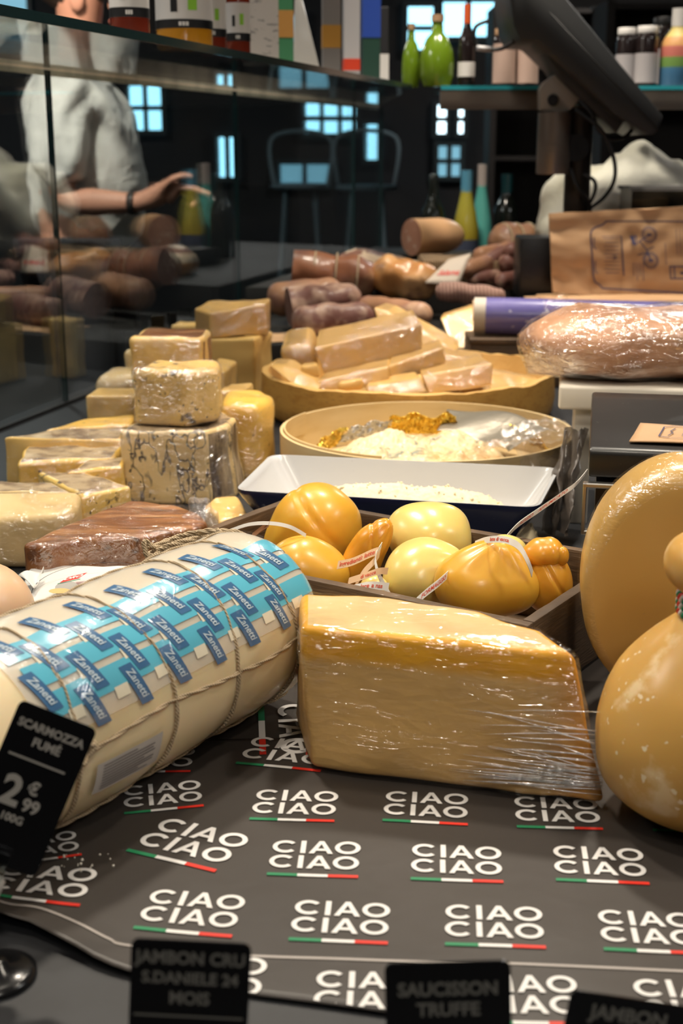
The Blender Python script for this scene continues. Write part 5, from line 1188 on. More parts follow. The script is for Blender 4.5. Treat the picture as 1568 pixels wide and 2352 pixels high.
# wooden box under it
bx0, bx1 = D(1072, 770, RY_).x, D(1072, 770, RY_).x + 0.60
zbx = pl_.z - rr - 0.001
t = thing('wooden_box', 'brown wooden box under the purple film roll', 'box', ((bx0 + bx1) / 2, RY_ - 0.01, 0.0))
for y in (RY_ - 0.055, RY_ + 0.045):
    part('side_board', bbox(((bx0 + bx1) / 2, y, zbx / 2 - 0.006), (bx1 - bx0, 0.012, zbx - 0.012), 0.002), m_wood, t, auto=40)
for x in (bx0 + 0.006, bx1 - 0.006): part('end_board', bbox((x, RY_ - 0.005, zbx / 2 - 0.006), (0.012, 0.088, zbx - 0.012), 0.002), m_wood, t, auto=40)
part('top_board', bbox(((bx0 + bx1) / 2, RY_ - 0.005, zbx - 0.006), (bx1 - bx0, 0.115, 0.010), 0.002), m_wood, t, auto=40)
t = thing('film_roll', 'shiny purple roll of wrapping film lying on the wooden box', 'film roll', pl_ + ax_ * LNG / 2 - Vector((0, 0, rr)))
part('film', lathe([(rr * 0.6, 0.022), (rr, 0.022), (rr, LNG - 0.02), (rr * 0.6, LNG - 0.02)], pl_, 40, axis_rot(ax_)), m_pur, t, auto=40)
m_core = M('cardboard_core', (0.62, 0.55, 0.46), 0.55)
part('core', lathe([(rr * 0.45, 0), (rr * 0.97, 0), (rr * 0.97, 0.024), (rr * 0.6, 0.024), (rr * 0.6, LNG), (rr * 0.45, LNG), (rr * 0.45, 0)], pl_, 40, axis_rot(ax_)), m_core, t, auto=40)
# flat kraft bags behind the roll
zk = 0.1225
ka = D(1185, 668, 2.72)
for k in range(4):
    x0 = gx(1150 + 30 * k, 2.66); 
    bm = grid(lambda u, v: Vector((x0 + (0.62 - 0.05 * k) * u, 2.60 + 0.012 * k + 0.16 * v, zk + 0.003 * k + 0.003 * math.sin(u * 4) + 0.004 * u)), 20, 6); thicken(bm, 0.0015)
    single('paper_bag', bm, m_kraft, ['flat kraft paper bag, lowest of the pile behind the purple roll', 'flat kraft paper bag, second from the bottom of the pile', 'flat kraft paper bag, second from the top of the pile', 'flat kraft paper bag on top of the pile under the standing bag'][k], 'paper bag', 'flat kraft bags')
struct('counter_step', bbox((0.76, 2.70, 0.0905), (0.86, 0.20, 0.060), 0.003), m_step, auto=30)
bm = nb()
# standing kraft bag with the bicycle print
KY = 2.78
q = [D(1259, 492, KY), D(1640, 470, KY + 0.0), D(1640, 704, KY - 0.02), D(1268, 672, KY - 0.02)]
def bagp(u, v): return q[3].lerp(q[2], u).lerp(q[0].lerp(q[1], u), v) + Vector((0, 0.004 * noise.noise(Vector((u * 9, v * 7, 0))) + 0.005 * math.sin(v * 9) * (1 - u) * 0.6, 0))
kt = thing('paper_bag', 'standing kraft paper bag printed with a bicycle', 'paper bag', bagp(0.5, 0))
bm = grid(bagp, 40, 24); thicken(bm, 0.008); part('sheet', bm, m_kraft, kt, auto=50)
W_ = (q[1] - q[0]).length; H_ = (q[0] - q[3]).length
def bp(px, py):
    # pixel on the bag face -> place on the sheet
    u = (px - 1263) / 377.0; v = (682 + (px - 1263) * 0.03 - py) / (190 + (px - 1263) * 0.12); return bagp(u, v) + Vector((0, -0.0125, 0))
def L_(pts, w_):
    inkline(bm, pts, w_, lambda x, y: bp(x, y))
bm = nb()
L_([(1700, 494), (1392, 504), (1384, 512), (1370, 518), (1360, 524), (1355, 534), (1358, 640), (1362, 650), (1372, 656), (1378, 664), (1640, 664)], 3.2)
L_([(1362, 544), (1361, 566), (1366, 572)], 2.2); L_([(1363, 600), (1362, 622), (1366, 628)], 2.2)
L_([(1424, 538), (1428, 630)], 3.0); L_([(1380, 540), (1422, 538)], 1.2)
for k in range(10): L_([(1384 + (k % 2) * 3, 545 + 9 * k), (1418, 544 + 9 * k)], 1.4)
L_([(1404, 585), (1410, 585), (1410, 592), (1404, 592)], 2.0)
for cx_, cy_ in ((1488, 532), (1490, 592)):
    for rad_ in (17, 13.5): L_([(cx_ + rad_ * math.cos(R(a)), cy_ + rad_ * 1.1 * math.sin(R(a))) for a in range(0, 361, 18)], 1.8)
    for a in range(0, 180, 30): L_([(cx_ - 14 * math.cos(R(a)), cy_ - 14 * math.sin(R(a))), (cx_ + 14 * math.cos(R(a)), cy_ + 14 * math.sin(R(a)))], 0.6)
    L_([(cx_ - 3, cy_), (cx_ + 3, cy_)], 5)
L_([(1488, 532), (1466, 548), (1462, 552)], 2.4); L_([(1466, 548), (1482, 568), (1490, 592)], 2.6); L_([(1482, 568), (1498, 560)], 2.0); L_([(1462, 580), (1482, 574), (1490, 592)], 2.2); L_([(1446, 538), (1458, 536), (1458, 556), (1450, 556), (1446, 538)], 2.4); L_([(1450, 540), (1452, 554)], 7)
for k in range(4): L_([(1451 + 7 * k, 600), (1452 + 7 * k, 640 if k % 2 else 630)], 1.6)
for k in range(4): L_([(1550 + 8 * k, 516), (1552 + 8 * k, 574)], 1.2)
L_([(1524, 550), (1526, 600)], 1.2)
L_([(1534, 604), (1580, 602), (1580, 630), (1536, 632), (1534, 604)], 3.0); L_([(1544, 606), (1545, 630)], 3.0); L_([(1560, 618), (1572, 618)], 5.0)
part('bicycle_print', bm, m_ink, kt, smooth=False)
# black box of the display stand
b0 = D(1192, 668, 2.80); b1 = D(1262, 545, 2.80)
single('display_base', bbox(((b0.x + b1.x) / 2 + 0.01, 2.86, (0.12 + b1.z) / 2), (b1.x - b0.x + 0.02, 0.10, b1.z - 0.121), 0.006), m_black, 'plain black box standing beside the bicycle printed bag', 'box', auto=40)
bm = bbox((0.1 + gx(1520, 2.6), 2.545, 0.0), (0.30, 0.004, 0.0), 0)
bm.free()

# ================================================================== CUSTOMER DISPLAY ON A POLE
PYD = 2.95
m_disp = M('display_charcoal', (0.020, 0.021, 0.022), 0.5); m_pole = M('pole_bronze', (0.055, 0.047, 0.041), 0.32, metal=0.6); m_brk = M('bracket_grey', (0.30, 0.265, 0.23), 0.45)
t = thing('customer_display', 'dark customer display screen tilted on a pole with cables', 'display', (D(1326, 480, PYD).x, PYD, 0.12))
def pd(px, py, dy=0.0): return D(px, py, PYD + dy)
pr2 = S(60, pd(1326, 400)) / 2
part('pole', lathe([(0, 0.0), (pr2, 0.0), (pr2, pd(0, 246).z - 0.12), (0, pd(0, 246).z - 0.12)], (pd(1326, 400).x, PYD, 0.12), 28), m_pole, t, auto=40)
cc = pd(1268, 400, -0.03); rc_ = S(76, cc) / 2; hc = pd(1268, 258, -0.03).z - cc.z
part('knuckle_barrel', lathe([(0, 0), (rc_ * 0.96, 0), (rc_, 0.004), (rc_, hc * 0.48), (rc_ * 0.97, hc * 0.49), (rc_, hc * 0.5), (rc_, hc), (0, hc)], cc, 32), m_brk if False else M('barrel_metal', (0.24, 0.20, 0.17), 0.35, metal=0.7), t, auto=30)
part('clamp', lathe([(0, -0.03), (rc_ * 0.8, -0.03), (rc_ * 0.8, 0.03), (0, 0.03)], pd(1316, 340, -0.005), 28, axis_rot((0, 1, 0))), m_black, t, auto=40)
def flatpoly(pix, dy, th, name, mat, bv=0.002):
    A_ = [pd(x, y, dy) for x, y in pix]; bm = nb(); a = [bm.verts.new(p) for p in A_]; b = [bm.verts.new(p + Vector((0, th, 0))) for p in A_]
    bm.faces.new(a); bm.faces.new(b[::-1])
    for i in range(len(a)): bm.faces.new((a[i], b[i], b[(i + 1) % len(a)], a[(i + 1) % len(a)]))
    bmesh.ops.recalc_face_normals(bm, faces=bm.faces); bevel(bm, bv, 2, 25); return part(name, bm, mat, t, auto=30)
br = flatpoly([(1242, 252), (1241, 205), (1252, 188), (1288, 162), (1336, 222), (1310, 252), (1290, 260)], -0.045, 0.05, 'bracket', m_brk)
part('bolt', lathe([(0, -0.004), (0.010, -0.004), (0.012, 0), (0.012, 0.004), (0, 0.004)], pd(1270, 230, -0.047), 24, axis_rot((0, 1, 0))), m_rub, br, auto=40)
flatpoly([(1236, 96), (1262, 70), (1440, 268), (1416, 306), (1288, 178)], -0.09, 0.16, 'back_housing', m_disp, 0.003)
flatpoly([(1168, -20), (1180, -70), (1246, -70), (1524, 268), (1506, 306), (1490, 310), (1412, 262), (1236, 94), (1195, 92), (1180, 60)], -0.14, 0.27, 'screen_slab', m_disp, 0.004)
part('screen_seam', tube([pd(1262, 28, -0.141), pd(1512, 300, -0.141)], 0.0012, 6), m_rub, t)
for k, pth in enumerate(([(1180, 95, -.05), (1150, 112, -.03), (1110, 112, -.02), (1090, 95, -.02), (1092, 62, -.02), (1120, 48, -.01)],
            [(1330, 230, -.06), (1356, 258, -.08), (1375, 300, -.08), (1400, 318, -.07), (1432, 315, -.06), (1450, 300, -.05)],
            [(1320, 250, -.06), (1372, 290, -.09), (1398, 330, -.09), (1412, 380, -.09), (1408, 420, -.08), (1385, 455, -.06), (1352, 480, -.04)],
            [(1310, 388, -.05), (1325, 430, -.06), (1350, 462, -.05), (1356, 492, -.03)],
            [(1340, 400, -.04), (1364, 415, -.06), (1366, 440, -.06), (1352, 470, -.04)])):
    part('cable', tube(smooth_path([pd(x, y, dy) for x, y, dy in pth], 8), 0.0042, 8), m_rub, t)
part('cable_tag', tube([pd(1094, 110, -.022), pd(1128, 114, -.022)], 0.006, 8), M('cable_tag', (0.4, 0.4, 0.42), 0.4), t)

# ================================================================== WHITE CLOTH, PLASTIC BIN
m_cloth = M('white_cotton', (0.74, 0.69, 0.60), 0.8, [N(6, lo=0.45, hi=0.6, c=(0.80, 0.72, 0.52))], [N(12, 0.6, 0.02, d=4)], sheen=0.3)
cc = D(1420, 452, 3.26)
def clothfn(p):
    return p
bm = blob((cc.x + 0.055, 3.30, 0.265), (0.27, 0.15, 0.15), None, 5, 0.05, 9, 6)
for v in bm.verts:
    v.co += Vector((0.3, 0.6, 1)) * 0.016 * noise.noise(v.co * 26) + Vector((0, 0, 0.007)) * noise.noise(v.co * 60)
    v.co.z = max(v.co.z, 0.1215)
single('white_cloth', bm, m_cloth, 'crumpled heap of white cloth behind the display pole', 'cloth')
m_clear = glass_mat('smoky_plastic', (0.55, 0.52, 0.48), 1.5, 0.05)
b0 = D(1448, 482, 2.98); b1 = D(1448, 434, 2.98)
bt = thing('plastic_bin', 'smoky clear plastic bin behind the bicycle printed bag', 'bin', (b0.x + 0.15, 3.03, 0.12))
zz = b1.z
for (cx_, cy_, sx_, sy_) in ((b0.x + 0.15, 2.98, 0.30, 0.006), (b0.x + 0.15, 3.10, 0.30, 0.006), (b0.x + 0.003, 3.04, 0.006, 0.114), (b0.x + 0.297, 3.04, 0.006, 0.114)):
    b = nb(); box(b, (cx_, cy_, (0.121 + zz) / 2), (sx_, sy_, zz - 0.121)); part('wall', b, m_clear, bt, smooth=False)
b = nb(); box(b, (b0.x + 0.15, 2.976, zz), (0.31, 0.014, 0.008)); box(b, (b0.x + 0.15, 3.104, zz), (0.31, 0.014, 0.008)); part('rim', b, M('grey_rim', (0.20, 0.19, 0.18), 0.4), bt, smooth=False)

# ================================================================== CURED MEATS AT THE FAR END
m_sal = M('dark_salami_skin', (0.15, 0.055, 0.040), 0.6, [dict(t='noise', s=30, d=6, lo=0.45, hi=0.65, c=(0.40, 0.25, 0.18)), dict(t='noise', s=12, d=4, lo=0.55, hi=0.7, c=(0.12, 0.045, 0.035))], [N(60, 0.6, 0.003, d=5)], coat=0.1)
m_sal2 = M('tan_salami_skin', (0.34, 0.165, 0.085), 0.6, [dict(t='noise', s=24, d=6, lo=0.45, hi=0.65, c=(0.28, 0.13, 0.09)), dict(t='noise', s=10, d=4, lo=0.55, hi=0.7, c=(0.58, 0.38, 0.24))], [N(50, 0.5, 0.003, d=5)], coat=0.15)
m_pan = M('rolled_belly', (0.30, 0.11, 0.05), 0.5, [dict(t='noise', s=14, d=5, lo=0.42, hi=0.6, c=(0.16, 0.06, 0.04), st=(0.5, 1, 1)), dict(t='noise', s=10, d=4, lo=0.55, hi=0.72, c=(0.58, 0.34, 0.18))], [N(40, 0.5, 0.003, d=4)], coat=0.3)
m_ham = M('amber_ham', (0.56, 0.25, 0.08), 0.4, [dict(t='noise', s=9, d=4, lo=0.45, hi=0.6, c=(0.70, 0.40, 0.18)), dict(t='noise', s=16, d=5, lo=0.58, hi=0.70, c=(0.16, 0.06, 0.04))], [N(30, 0.4, 0.004)], coat=0.4)
m_fat = M('ham_fat', (0.74, 0.58, 0.42), 0.45, [N(14, lo=0.45, hi=0.65, c=(0.58, 0.36, 0.24), d=4)], [N(30, 0.3, 0.003)], coat=0.3)
m_cutm = M('cut_lean_meat', (0.26, 0.12, 0.085), 0.5, [dict(t='noise', s=40, d=5, lo=0.55, hi=0.7, c=(0.52, 0.32, 0.24))], [N(50, 0.3, 0.002)], coat=0.3)
m_mor = M('mortadella_skin', (0.68, 0.40, 0.21), 0.45, [N(6, lo=0.4, hi=0.7, c=(0.62, 0.34, 0.17))], [N(40, 0.15, 0.001)], coat=0.15)
m_morc = M('mortadella_cut', (0.54, 0.27, 0.18), 0.5, [dict(t='noise', s=60, d=3, lo=0.62, hi=0.7, c=(0.72, 0.52, 0.42))], coat=0.3)
GM = 'cured meats at the far end'
def sausage(ends, r, mats, label, name='salami', amp=0.006, seed=0, sq=2.0, cut=None, strings=0, group=GM, taper=0.45, flat=1.0):
    a, b = Vector(ends[0]), Vector(ends[1]); d = (b - a); L = d.length; d.normalize(); m3 = axis_rot(d); bm = nb(); n = 30; NA_ = 28; rg = []
    for i in range(n + 1):
        u = i / n; e = 1.0
        if not (cut == 'a' and u < 0.5) and not (cut == 'b' and u > 0.5):
            w2 = min(u, 1 - u) * L; e = (1 - (1 - min(w2 / (r * taper * 2), 1)) ** 2) ** 0.5
        rr_ = max(r * e, 0.0005); ring = []
        for k in range(NA_):
            an = 2 * math.pi * k / NA_; p = a + d * (u * L) + m3 @ Vector((math.cos(an) * rr_, math.sin(an) * rr_ * flat, 0))
            p += (m3 @ Vector((math.cos(an), math.sin(an), 0))) * amp * e * noise.noise(p * 26 + Vector((seed, 0, seed * 2))); ring.append(bm.verts.new(p))
        rg.append(ring)
    for x, y in zip(rg, rg[1:]):
        for k in range(NA_): bm.faces.new((x[k], x[(k + 1) % NA_], y[(k + 1) % NA_], y[k]))
    f0 = bm.faces.new(rg[0]); f1 = bm.faces.new(rg[-1][::-1])
    ms = mats if isinstance(mats, list) else [mats]
    if cut == 'a' and len(ms) > 1: f0.material_index = 1
    if cut == 'b' and len(ms) > 1: f1.material_index = 1
    zb0 = min(v.co.z for v in bm.verts)
    t = thing(name, label, 'meat', ((a.x + b.x) / 2, (a.y + b.y) / 2, zb0), group); part('body', bm, ms, t, auto=60)
    for j in range(strings):
        u = (j + 1) / (strings + 1); c = a + d * (u * L)
        part('string', tube([c + m3 @ Vector((math.cos(x) * (r + 0.002), math.sin(x) * (r + 0.002) * flat, 0)) for x in [2 * math.pi * i / 40 for i in range(40)]], 0.0022, 6, True), m_twine, t)
    return t
def seg(p0, p1, Y0, Y1=None): return (D(*p0, Y0), D(*p1, Y1 or Y0))
sausage(seg((668, 742), (862, 730), 2.66, 2.70), 0.033, m_sal, 'dark floury salami lying nearest behind the hard cheese pieces', seed=1)
sausage(seg((662, 704), (832, 690), 2.77, 2.81), 0.039, [m_sal, m_cutm], 'dark thick salami with a cut end, second row', seed=2, cut='a')
sausage(seg((612, 688), (790, 676), 2.88, 2.92), 0.037, [m_sal2, m_cutm], 'tan salami at the back left of the salami row', seed=3)
sausage(seg((828, 700), (985, 728), 2.80, 2.66), 0.024, m_sal2, 'slim reddish salami pointing away from the thick salami', seed=4)
sausage(seg((672, 622), (868, 640), 3.02, 3.02), 0.045, [m_pan, m_cutm], 'rolled belly meat tied with three strings', name='rolled_meat', seed=5, cut='a', strings=3, amp=0.010)
sausage(seg((850, 625), (1005, 650), 3.04, 2.97), 0.043, m_ham, 'amber coloured ham piece beside the tied belly roll', name='ham', seed=6, amp=0.014)
# big cut ham behind
hc_ = D(890, 600, 3.22)
bm = blob((hc_.x, 3.24, hc_.z - 0.030), (0.135, 0.09, 0.062), rotm(0, R(8), 0), 5, 0.018, 12, 9)
zc = hc_.z + 0.012
for v in bm.verts:
    if v.co.z > zc + (v.co.x - hc_.x) * -0.22: v.co.z = zc + (v.co.x - hc_.x) * -0.22 + 0.004 * noise.noise(v.co * 40)
    v.co.z = max(v.co.z, 0.1205)
bm.normal_update()
for f in bm.faces:
    c = f.calc_center_median()
    if f.normal.z > 0.75: f.material_index = 1 if noise.noise(c * 22) + 0.35 - 2.0 * abs((c.y - 3.24) / 0.09) ** 3 > 0.05 else 2
    elif c.z > zc - 0.025: f.material_index = 2
t = thing('ham', 'large ham with a flat cut top showing lean and fat, behind the tied roll', 'meat', (hc_.x, 3.24, 0.1205), GM); part('body', bm, [m_ham, m_cutm, m_fat], t)
# mortadella end
e0, e1 = D(944, 545, 3.36), D(1062, 540, 3.44)
sausage((e0, e1), S(84, e0) / 2, [m_mor, m_morc], 'smooth orange mortadella half with its cut end showing', name='mortadella', seed=7, cut='a', amp=0.001, taper=0.9)
single('meat_riser', bbox((D(1000, 560, 3.40).x, 3.46, (0.12 + e0.z - S(84, e0) / 2) / 2), (0.22, 0.16, e0.z - S(84, e0) / 2 - 0.1215), 0.004), m_step, 'low dark riser under the mortadella half', 'riser', auto=40)
# small sausages in a pile
random.seed(21)
sm = [((1062, 628), (1130, 600)), ((1075, 648), (1150, 636)), ((1110, 610), (1172, 578)), ((1128, 588), (1180, 570)), ((1140, 652), (1196, 640)), ((1150, 608), (1198, 600)), ((1090, 596), (1150, 575)), ((1118, 640), (1180, 622)), ((1160, 585), (1200, 572))]
wd_ = ['lowest left', 'front', 'upright middle', 'topmost', 'front right', 'right edge', 'upper left', 'centre', 'upper right']
for i, (a, b) in enumerate(sm):
    Y = 2.98 + 0.02 * (i % 4) + (660 - a[1]) * 0.0011; sausage(seg(a, b, Y, Y + 0.04), 0.021, m_sal if i % 3 else m_sal2, 'small wrinkled sausage, %s of the pile by the black box' % wd_[i], name='small_sausage', seed=30 + i, amp=0.005, group='small sausages in a pile')
sausage(seg((1000, 668), (1160, 684), 2.84, 2.78), 0.021, M('netted_salami', (0.40, 0.24, 0.19), 0.6, [dict(t='wave', s=42, dir='X', lo=0.5, hi=0.9, c=(0.26, 0.14, 0.11))], [dict(t='wave', s=42, dir='X', k=0.8, h=0.004)]), 'netted ribbed salami lying before the small sausages', seed=8)
# basket under the sausages
cb = D(1085, 672, 2.96)
bk_ = thing('wicker_tray', 'shallow wicker tray carrying the small sausages', 'tray', (cb.x, 3.06, 0.06))
m_wick = M('wicker', (0.36, 0.24, 0.13), 0.7, [dict(t='wave', s=60, dir='X', lo=0.4, hi=0.8, c=(0.24, 0.15, 0.08))], [dict(t='wave', s=60, dir='X', k=0.8, h=0.003)])
part('weave', bbox((cb.x + 0.02, 3.165, 0.150), (0.25, 0.20, 0.058), 0.008), m_wick, bk_, auto=40)
# tied bread-like belly at back right
c = D(1180, 555, 3.36); sausage((Vector((c.x - 0.06, 3.34, c.z)), Vector((c.x + 0.07, 3.40, c.z))), 0.042, m_sal2, 'netted tan meat roll behind the black box', name='rolled_meat', seed=9, amp=0.012, strings=3)
single('meat_riser', bbox((c.x + 0.005, 3.40, (0.12 + c.z - 0.042) / 2), (0.15, 0.09, c.z - 0.042 - 0.1215), 0.004), m_step, 'low dark riser under the netted tan meat roll', 'riser', auto=40)
# paper price ticket among the meats
tk = [D(975, 650, 2.93), D(1052, 655, 2.93), D(1082, 582, 2.99), D(1030, 596, 2.99)]
bm = grid(lambda u, v: tk[0].lerp(tk[1], u).lerp(tk[3].lerp(tk[2], u), v), 6, 6); thicken(bm, 0.0012)
tt = thing('paper_ticket', 'pale paper ticket with red lettering leaning on the sausages', 'ticket', tk[0]); part('sheet', bm, M('ticket_paper', (0.66, 0.56, 0.46), 0.55), tt)
bm = nb(); text_bm('Salame', 0.022, lambda x, y: tk[0].lerp(tk[1], 0.5 + x / 0.085).lerp(tk[3].lerp(tk[2], 0.5 + x / 0.085), 0.40 + y / 0.08) + Vector((0, -0.002, 0.001)), bm, off=0.0005)
part('lettering', bm, m_pr, tt, smooth=False)
# clear bag with wrapped pieces
bgp = D(1040, 770, 2.60)
piece([(1010, 730, 2.63), (1105, 700, 2.66), (1100, 800, 2.56), (1040, 800, 2.56)], 2.6, 0.05, 'film wrapped pale cheese piece beside the purple roll', 51, 0.9, back=(0.1, 1, 0.1))
bm = grid(lambda u, v: D(1085 + 70 * u, 690 + 45 * v, 2.60 - 0.03 * v) + Vector((0, 0.004 * math.sin(u * 7), 0)), 8, 8); thicken(bm, 0.001); single('paper_scrap', bm, m_kraft, 'scrap of kraft paper tucked behind the purple roll end', 'paper')
# kraft paper under cheeses left of the meats
bm = grid(lambda u, v: Vector((gx(618, 2.62) + 0.16 * u, 2.585 + 0.12 * v, 0.0625 + 0.006 * noise.noise(Vector((u * 5, v * 5, 1))))), 14, 10); thicken(bm, 0.001); single('paper_sheet', bm, m_kraft, 'crinkled kraft sheet under the salami row', 'paper')

# ================================================================== BOTTLES BEHIND THE MEATS
def bottle(px, Y, zb, ytop, wpx, cols, label, kind='wine', group=None, name='bottle', ybody=None):
    top = D(px, ytop, Y); r = S(wpx, top) / 2; h = top.z - zb; x = top.x
    t = thing(name, label, 'bottle', (x, Y, zb), group)
    P = {'wine': [(0, 0), (.95, 0), (1, .02), (1, .48), (.93, .58), (.68, .66), (.44, .74), (.40, .80), (.40, .99), (.36, 1.0), (0, 1.0)],
         'slope': [(0, 0), (.95, 0), (1, .02), (1, .30), (.94, .40), (.74, .55), (.54, .68), (.44, .76), (.42, .99), (.38, 1.0), (0, 1.0)],
         'jar': [(0, 0), (.92, 0), (1, .04), (1, .78), (.92, .86), (.84, .88), (.84, .90), (0, .90)],
         'round': [(0, 0), (.80, 0), (.98, .15), (1, .34), (.92, .52), (.62, .70), (.34, .78), (.30, .92), (.30, 1.0), (0, 1.0)],
         'box': [(0, 0), (.97, 0), (1, .01), (1, .99), (.97, 1.0), (0, 1.0)]}[kind]
    pr_ = [(a * r, b * h) for a, b in P]
    part('glass_body', lathe(pr_, (x, Y, zb), 28), cols[0], t, auto=45)
    if cols[1]:
        if kind in ('wine', 'slope'): part('neck_foil', lathe([(.44 * r, .77 * h), (.435 * r, 1.003 * h), (0, 1.006 * h)], (x, Y, zb), 24), cols[1], t, auto=45)
        elif kind == 'jar': part('lid', lathe([(.88 * r, .88 * h), (.9 * r, .89 * h), (.9 * r, .99 * h), (.86 * r, h), (0, h)], (x, Y, zb), 28), cols[1], t, auto=45)
        elif kind == 'round': part('stopper', lathe([(.36 * r, .94 * h), (.36 * r, 1.04 * h), (0, 1.045 * h)], (x, Y, zb), 20), cols[1], t, auto=45)
    if len(cols) > 2 and cols[2]:
        lo, hi = cols[3] if len(cols) > 3 else (0.12, 0.42)
        rr_ = 1.012 if kind != 'round' else 1.02
        part('label', lathe([(rr_ * r * (1 if kind != 'round' else .97), lo * h), (rr_ * r, hi * h)], (x, Y, zb), 32), cols[2], t)
    return t
def gl(name, col, rough=0.12): return M(name, col, rough, coat=0.6)
g_dark = gl('dark_green_glass', (0.008, 0.010, 0.008)); g_amb = M('amber_wine_glass', (0.34, 0.24, 0.02), 0.12, [dict(t='grad', axis='Z', lo=0.02, hi=0.16, c=(0.42, 0.38, 0.05))], coat=0.6); g_teal = gl('teal_enamel', (0.13, 0.52, 0.46)); g_blue = gl('blue_foil', (0.10, 0.32, 0.48)); g_cap = M('pearl_foil', (0.55, 0.48, 0.45), 0.35); g_rn = M('label_navy_red', (0.05, 0.06, 0.10), 0.5, [dict(t='grad', axis='Z', lo=0.075, hi=0.080, c=(0.6, 0.10, 0.04))])
bottle(996, 3.72, 0.121, 400, 58, [g_dark, None, None], 'dark wine bottle behind the mortadella', 'wine', 'bottles behind the meats')
bottle(1072, 3.70, 0.121, 392, 62, [g_amb, g_blue, g_rn, (0.02, 0.26)], 'amber wine bottle with blue neck foil', 'slope', 'bottles behind the meats')
bottle(1108, 3.84, 0.121, 378, 50, [g_teal, g_cap, None], 'teal bottle with a pearl neck, touching the amber bottle', 'slope', 'bottles behind the meats')
bottle(1165, 4.00, 0.121, 400, 60, [g_dark, gl('deep_teal', (0.01, 0.06, 0.07)), None], 'dark teal bottle in the shadow behind the teal bottle', 'wine', 'bottles behind the meats')

# ================================================================== THINGS ON THE GLASS SHELVES
SZ = SHELF_Z + 0.0105
m_wl = M('white_label', (0.62, 0.60, 0.58), 0.5); m_bl = M('black_label', (0.012, 0.012, 0.013), 0.4)
g_honey = gl('amber_honey', (0.50, 0.22, 0.012)); g_red = gl('dark_red_sauce', (0.16, 0.022, 0.010)); g_grn = gl('green_oil', (0.11, 0.19, 0.010)); g_wht = M('white_ceramic', (0.62, 0.60, 0.57), 0.3, coat=0.4); g_vin = gl('black_vinegar', (0.012, 0.008, 0.008))
def shelf_t(px):                         # place along the long shelf, 0.33 m in from the glass
    lo, hi = -1.1, 1.28
    for _ in range(40):
        mid = (lo + hi) / 2; p = gp(mid, 0.30) - CAMP; xx = 784 + FPX * p.x / (p.y * math.cos(PITCH) - (SZ - CAM_H) * math.sin(PITCH))
        if xx < px: lo = mid
        else: hi = mid
    return gp(lo, 0.30)
def on_shelf(px, wpx, h, cols, label, kind='jar', name='jar', off=0.0, cat=None):
    p = shelf_t(px) + GN * off; r = S(wpx, Vector((p.x, p.y, SZ))) / 2
    t = thing(name, label, cat or 'jar', (p.x, p.y, SZ), 'goods on the long glass shelf')
    if kind == 'jar':
        part('glass_body', lathe([(0, 0), (.9 * r, 0), (r, .006), (r, h * .80), (.9 * r, h * .88), (.86 * r, h * .9), (0, h * .9)], (p.x, p.y, SZ), 32), cols[0], t, auto=45)
        part('lid', lathe([(.9 * r, h * .90), (.92 * r, h * .91), (.92 * r, h * .99), (.88 * r, h), (0, h)], (p.x, p.y, SZ), 32), cols[1], t, auto=45)
        if cols[2]:
            lb = part('label', lathe([(1.012 * r, h * .26), (1.012 * r, h * .74)], (p.x, p.y, SZ), 40), cols[2], t)
            part('label_band', lathe([(1.022 * r, h * .26), (1.022 * r, h * .36)], (p.x, p.y, SZ), 40), m_bl, lb)
            bm = nb(); dirn = (CAMP - Vector((p.x, p.y, 0))); dirn.z = 0; a0 = math.atan2(dirn.y, dirn.x)
            for da, z0_, z1_, wv, mi in ((0.3, .46, .60, .16, 0), (-0.35, .44, .58, .12, 1), (0.1, .285, .33, .05, 2), (-0.02, .285, .33, .05, 2), (-0.14, .285, .33, .05, 2)):
                quad(bm, [Vector((p.x + 1.03 * r * math.cos(a0 + da + s * wv), p.y + 1.03 * r * math.sin(a0 + da + s * wv), SZ + z * h)) for s, z in ((-1, z0_), (1, z0_), (1, z1_), (-1, z1_))], mi)
            part('label_marks', bm, [M('lime_mark', (0.25, 0.55, 0.04), 0.5), m_bl, m_wl], lb, smooth=False)
    return t
on_shelf(300, 90, 0.12, [g_red, m_bl, m_wl], 'jar of dark red preserve with white label at the shelf front')
on_shelf(425, 128, 0.12, [g_honey, m_bl, m_wl], 'wide jar of amber honey with black and white label')
on_shelf(505, 60, 0.12, [g_red, m_bl, m_wl], 'small dark red jar beside the honey jar', off=-0.01)
on_shelf(548, 56, 0.12, [g_red, m_bl, m_wl], 'small dark red jar standing before the white carton')
def carton(px, wpx, h, mat, label, off=0.0, name='carton', dz=0.0, extra=None):
    p = shelf_t(px) + GN * off; wv = S(wpx, Vector((p.x, p.y, SZ))); t = thing(name, label, 'carton', (p.x, p.y, SZ), 'goods on the long glass shelf')
    bm = nb(); box(bm, (p.x, p.y, SZ + h / 2), (wv, 0.045, h), GROT @ rotm(0, 0, R(-70))); bevel(bm, 0.001, 1); part('board', bm, mat, t, auto=30)
    if extra:
        bm = nb(); box(bm, (p.x, p.y, SZ + h * extra[1]), (wv + 0.0012, 0.0462, h * extra[2]), GROT @ rotm(0, 0, R(-70))); part('printed_panel', bm, extra[0], t, smooth=False)
m_cart = M('white_carton', (0.50, 0.47, 0.44), 0.6, [dict(t='noise', s=60, d=2, lo=0.6, hi=0.66, c=(0.25, 0.23, 0.22), st=(1, 1, 3))])
carton(600, 80, 0.16, m_cart, 'white carton with small print on the long glass shelf', extra=(m_bl, 0.9, 0.1))
carton(650, 46, 0.15, M('green_carton', (0.05, 0.22, 0.10), 0.5), 'green carton beside the white pouch', extra=(M('orange_panel', (0.5, 0.25, 0.06), 0.5), 0.5, 0.3))
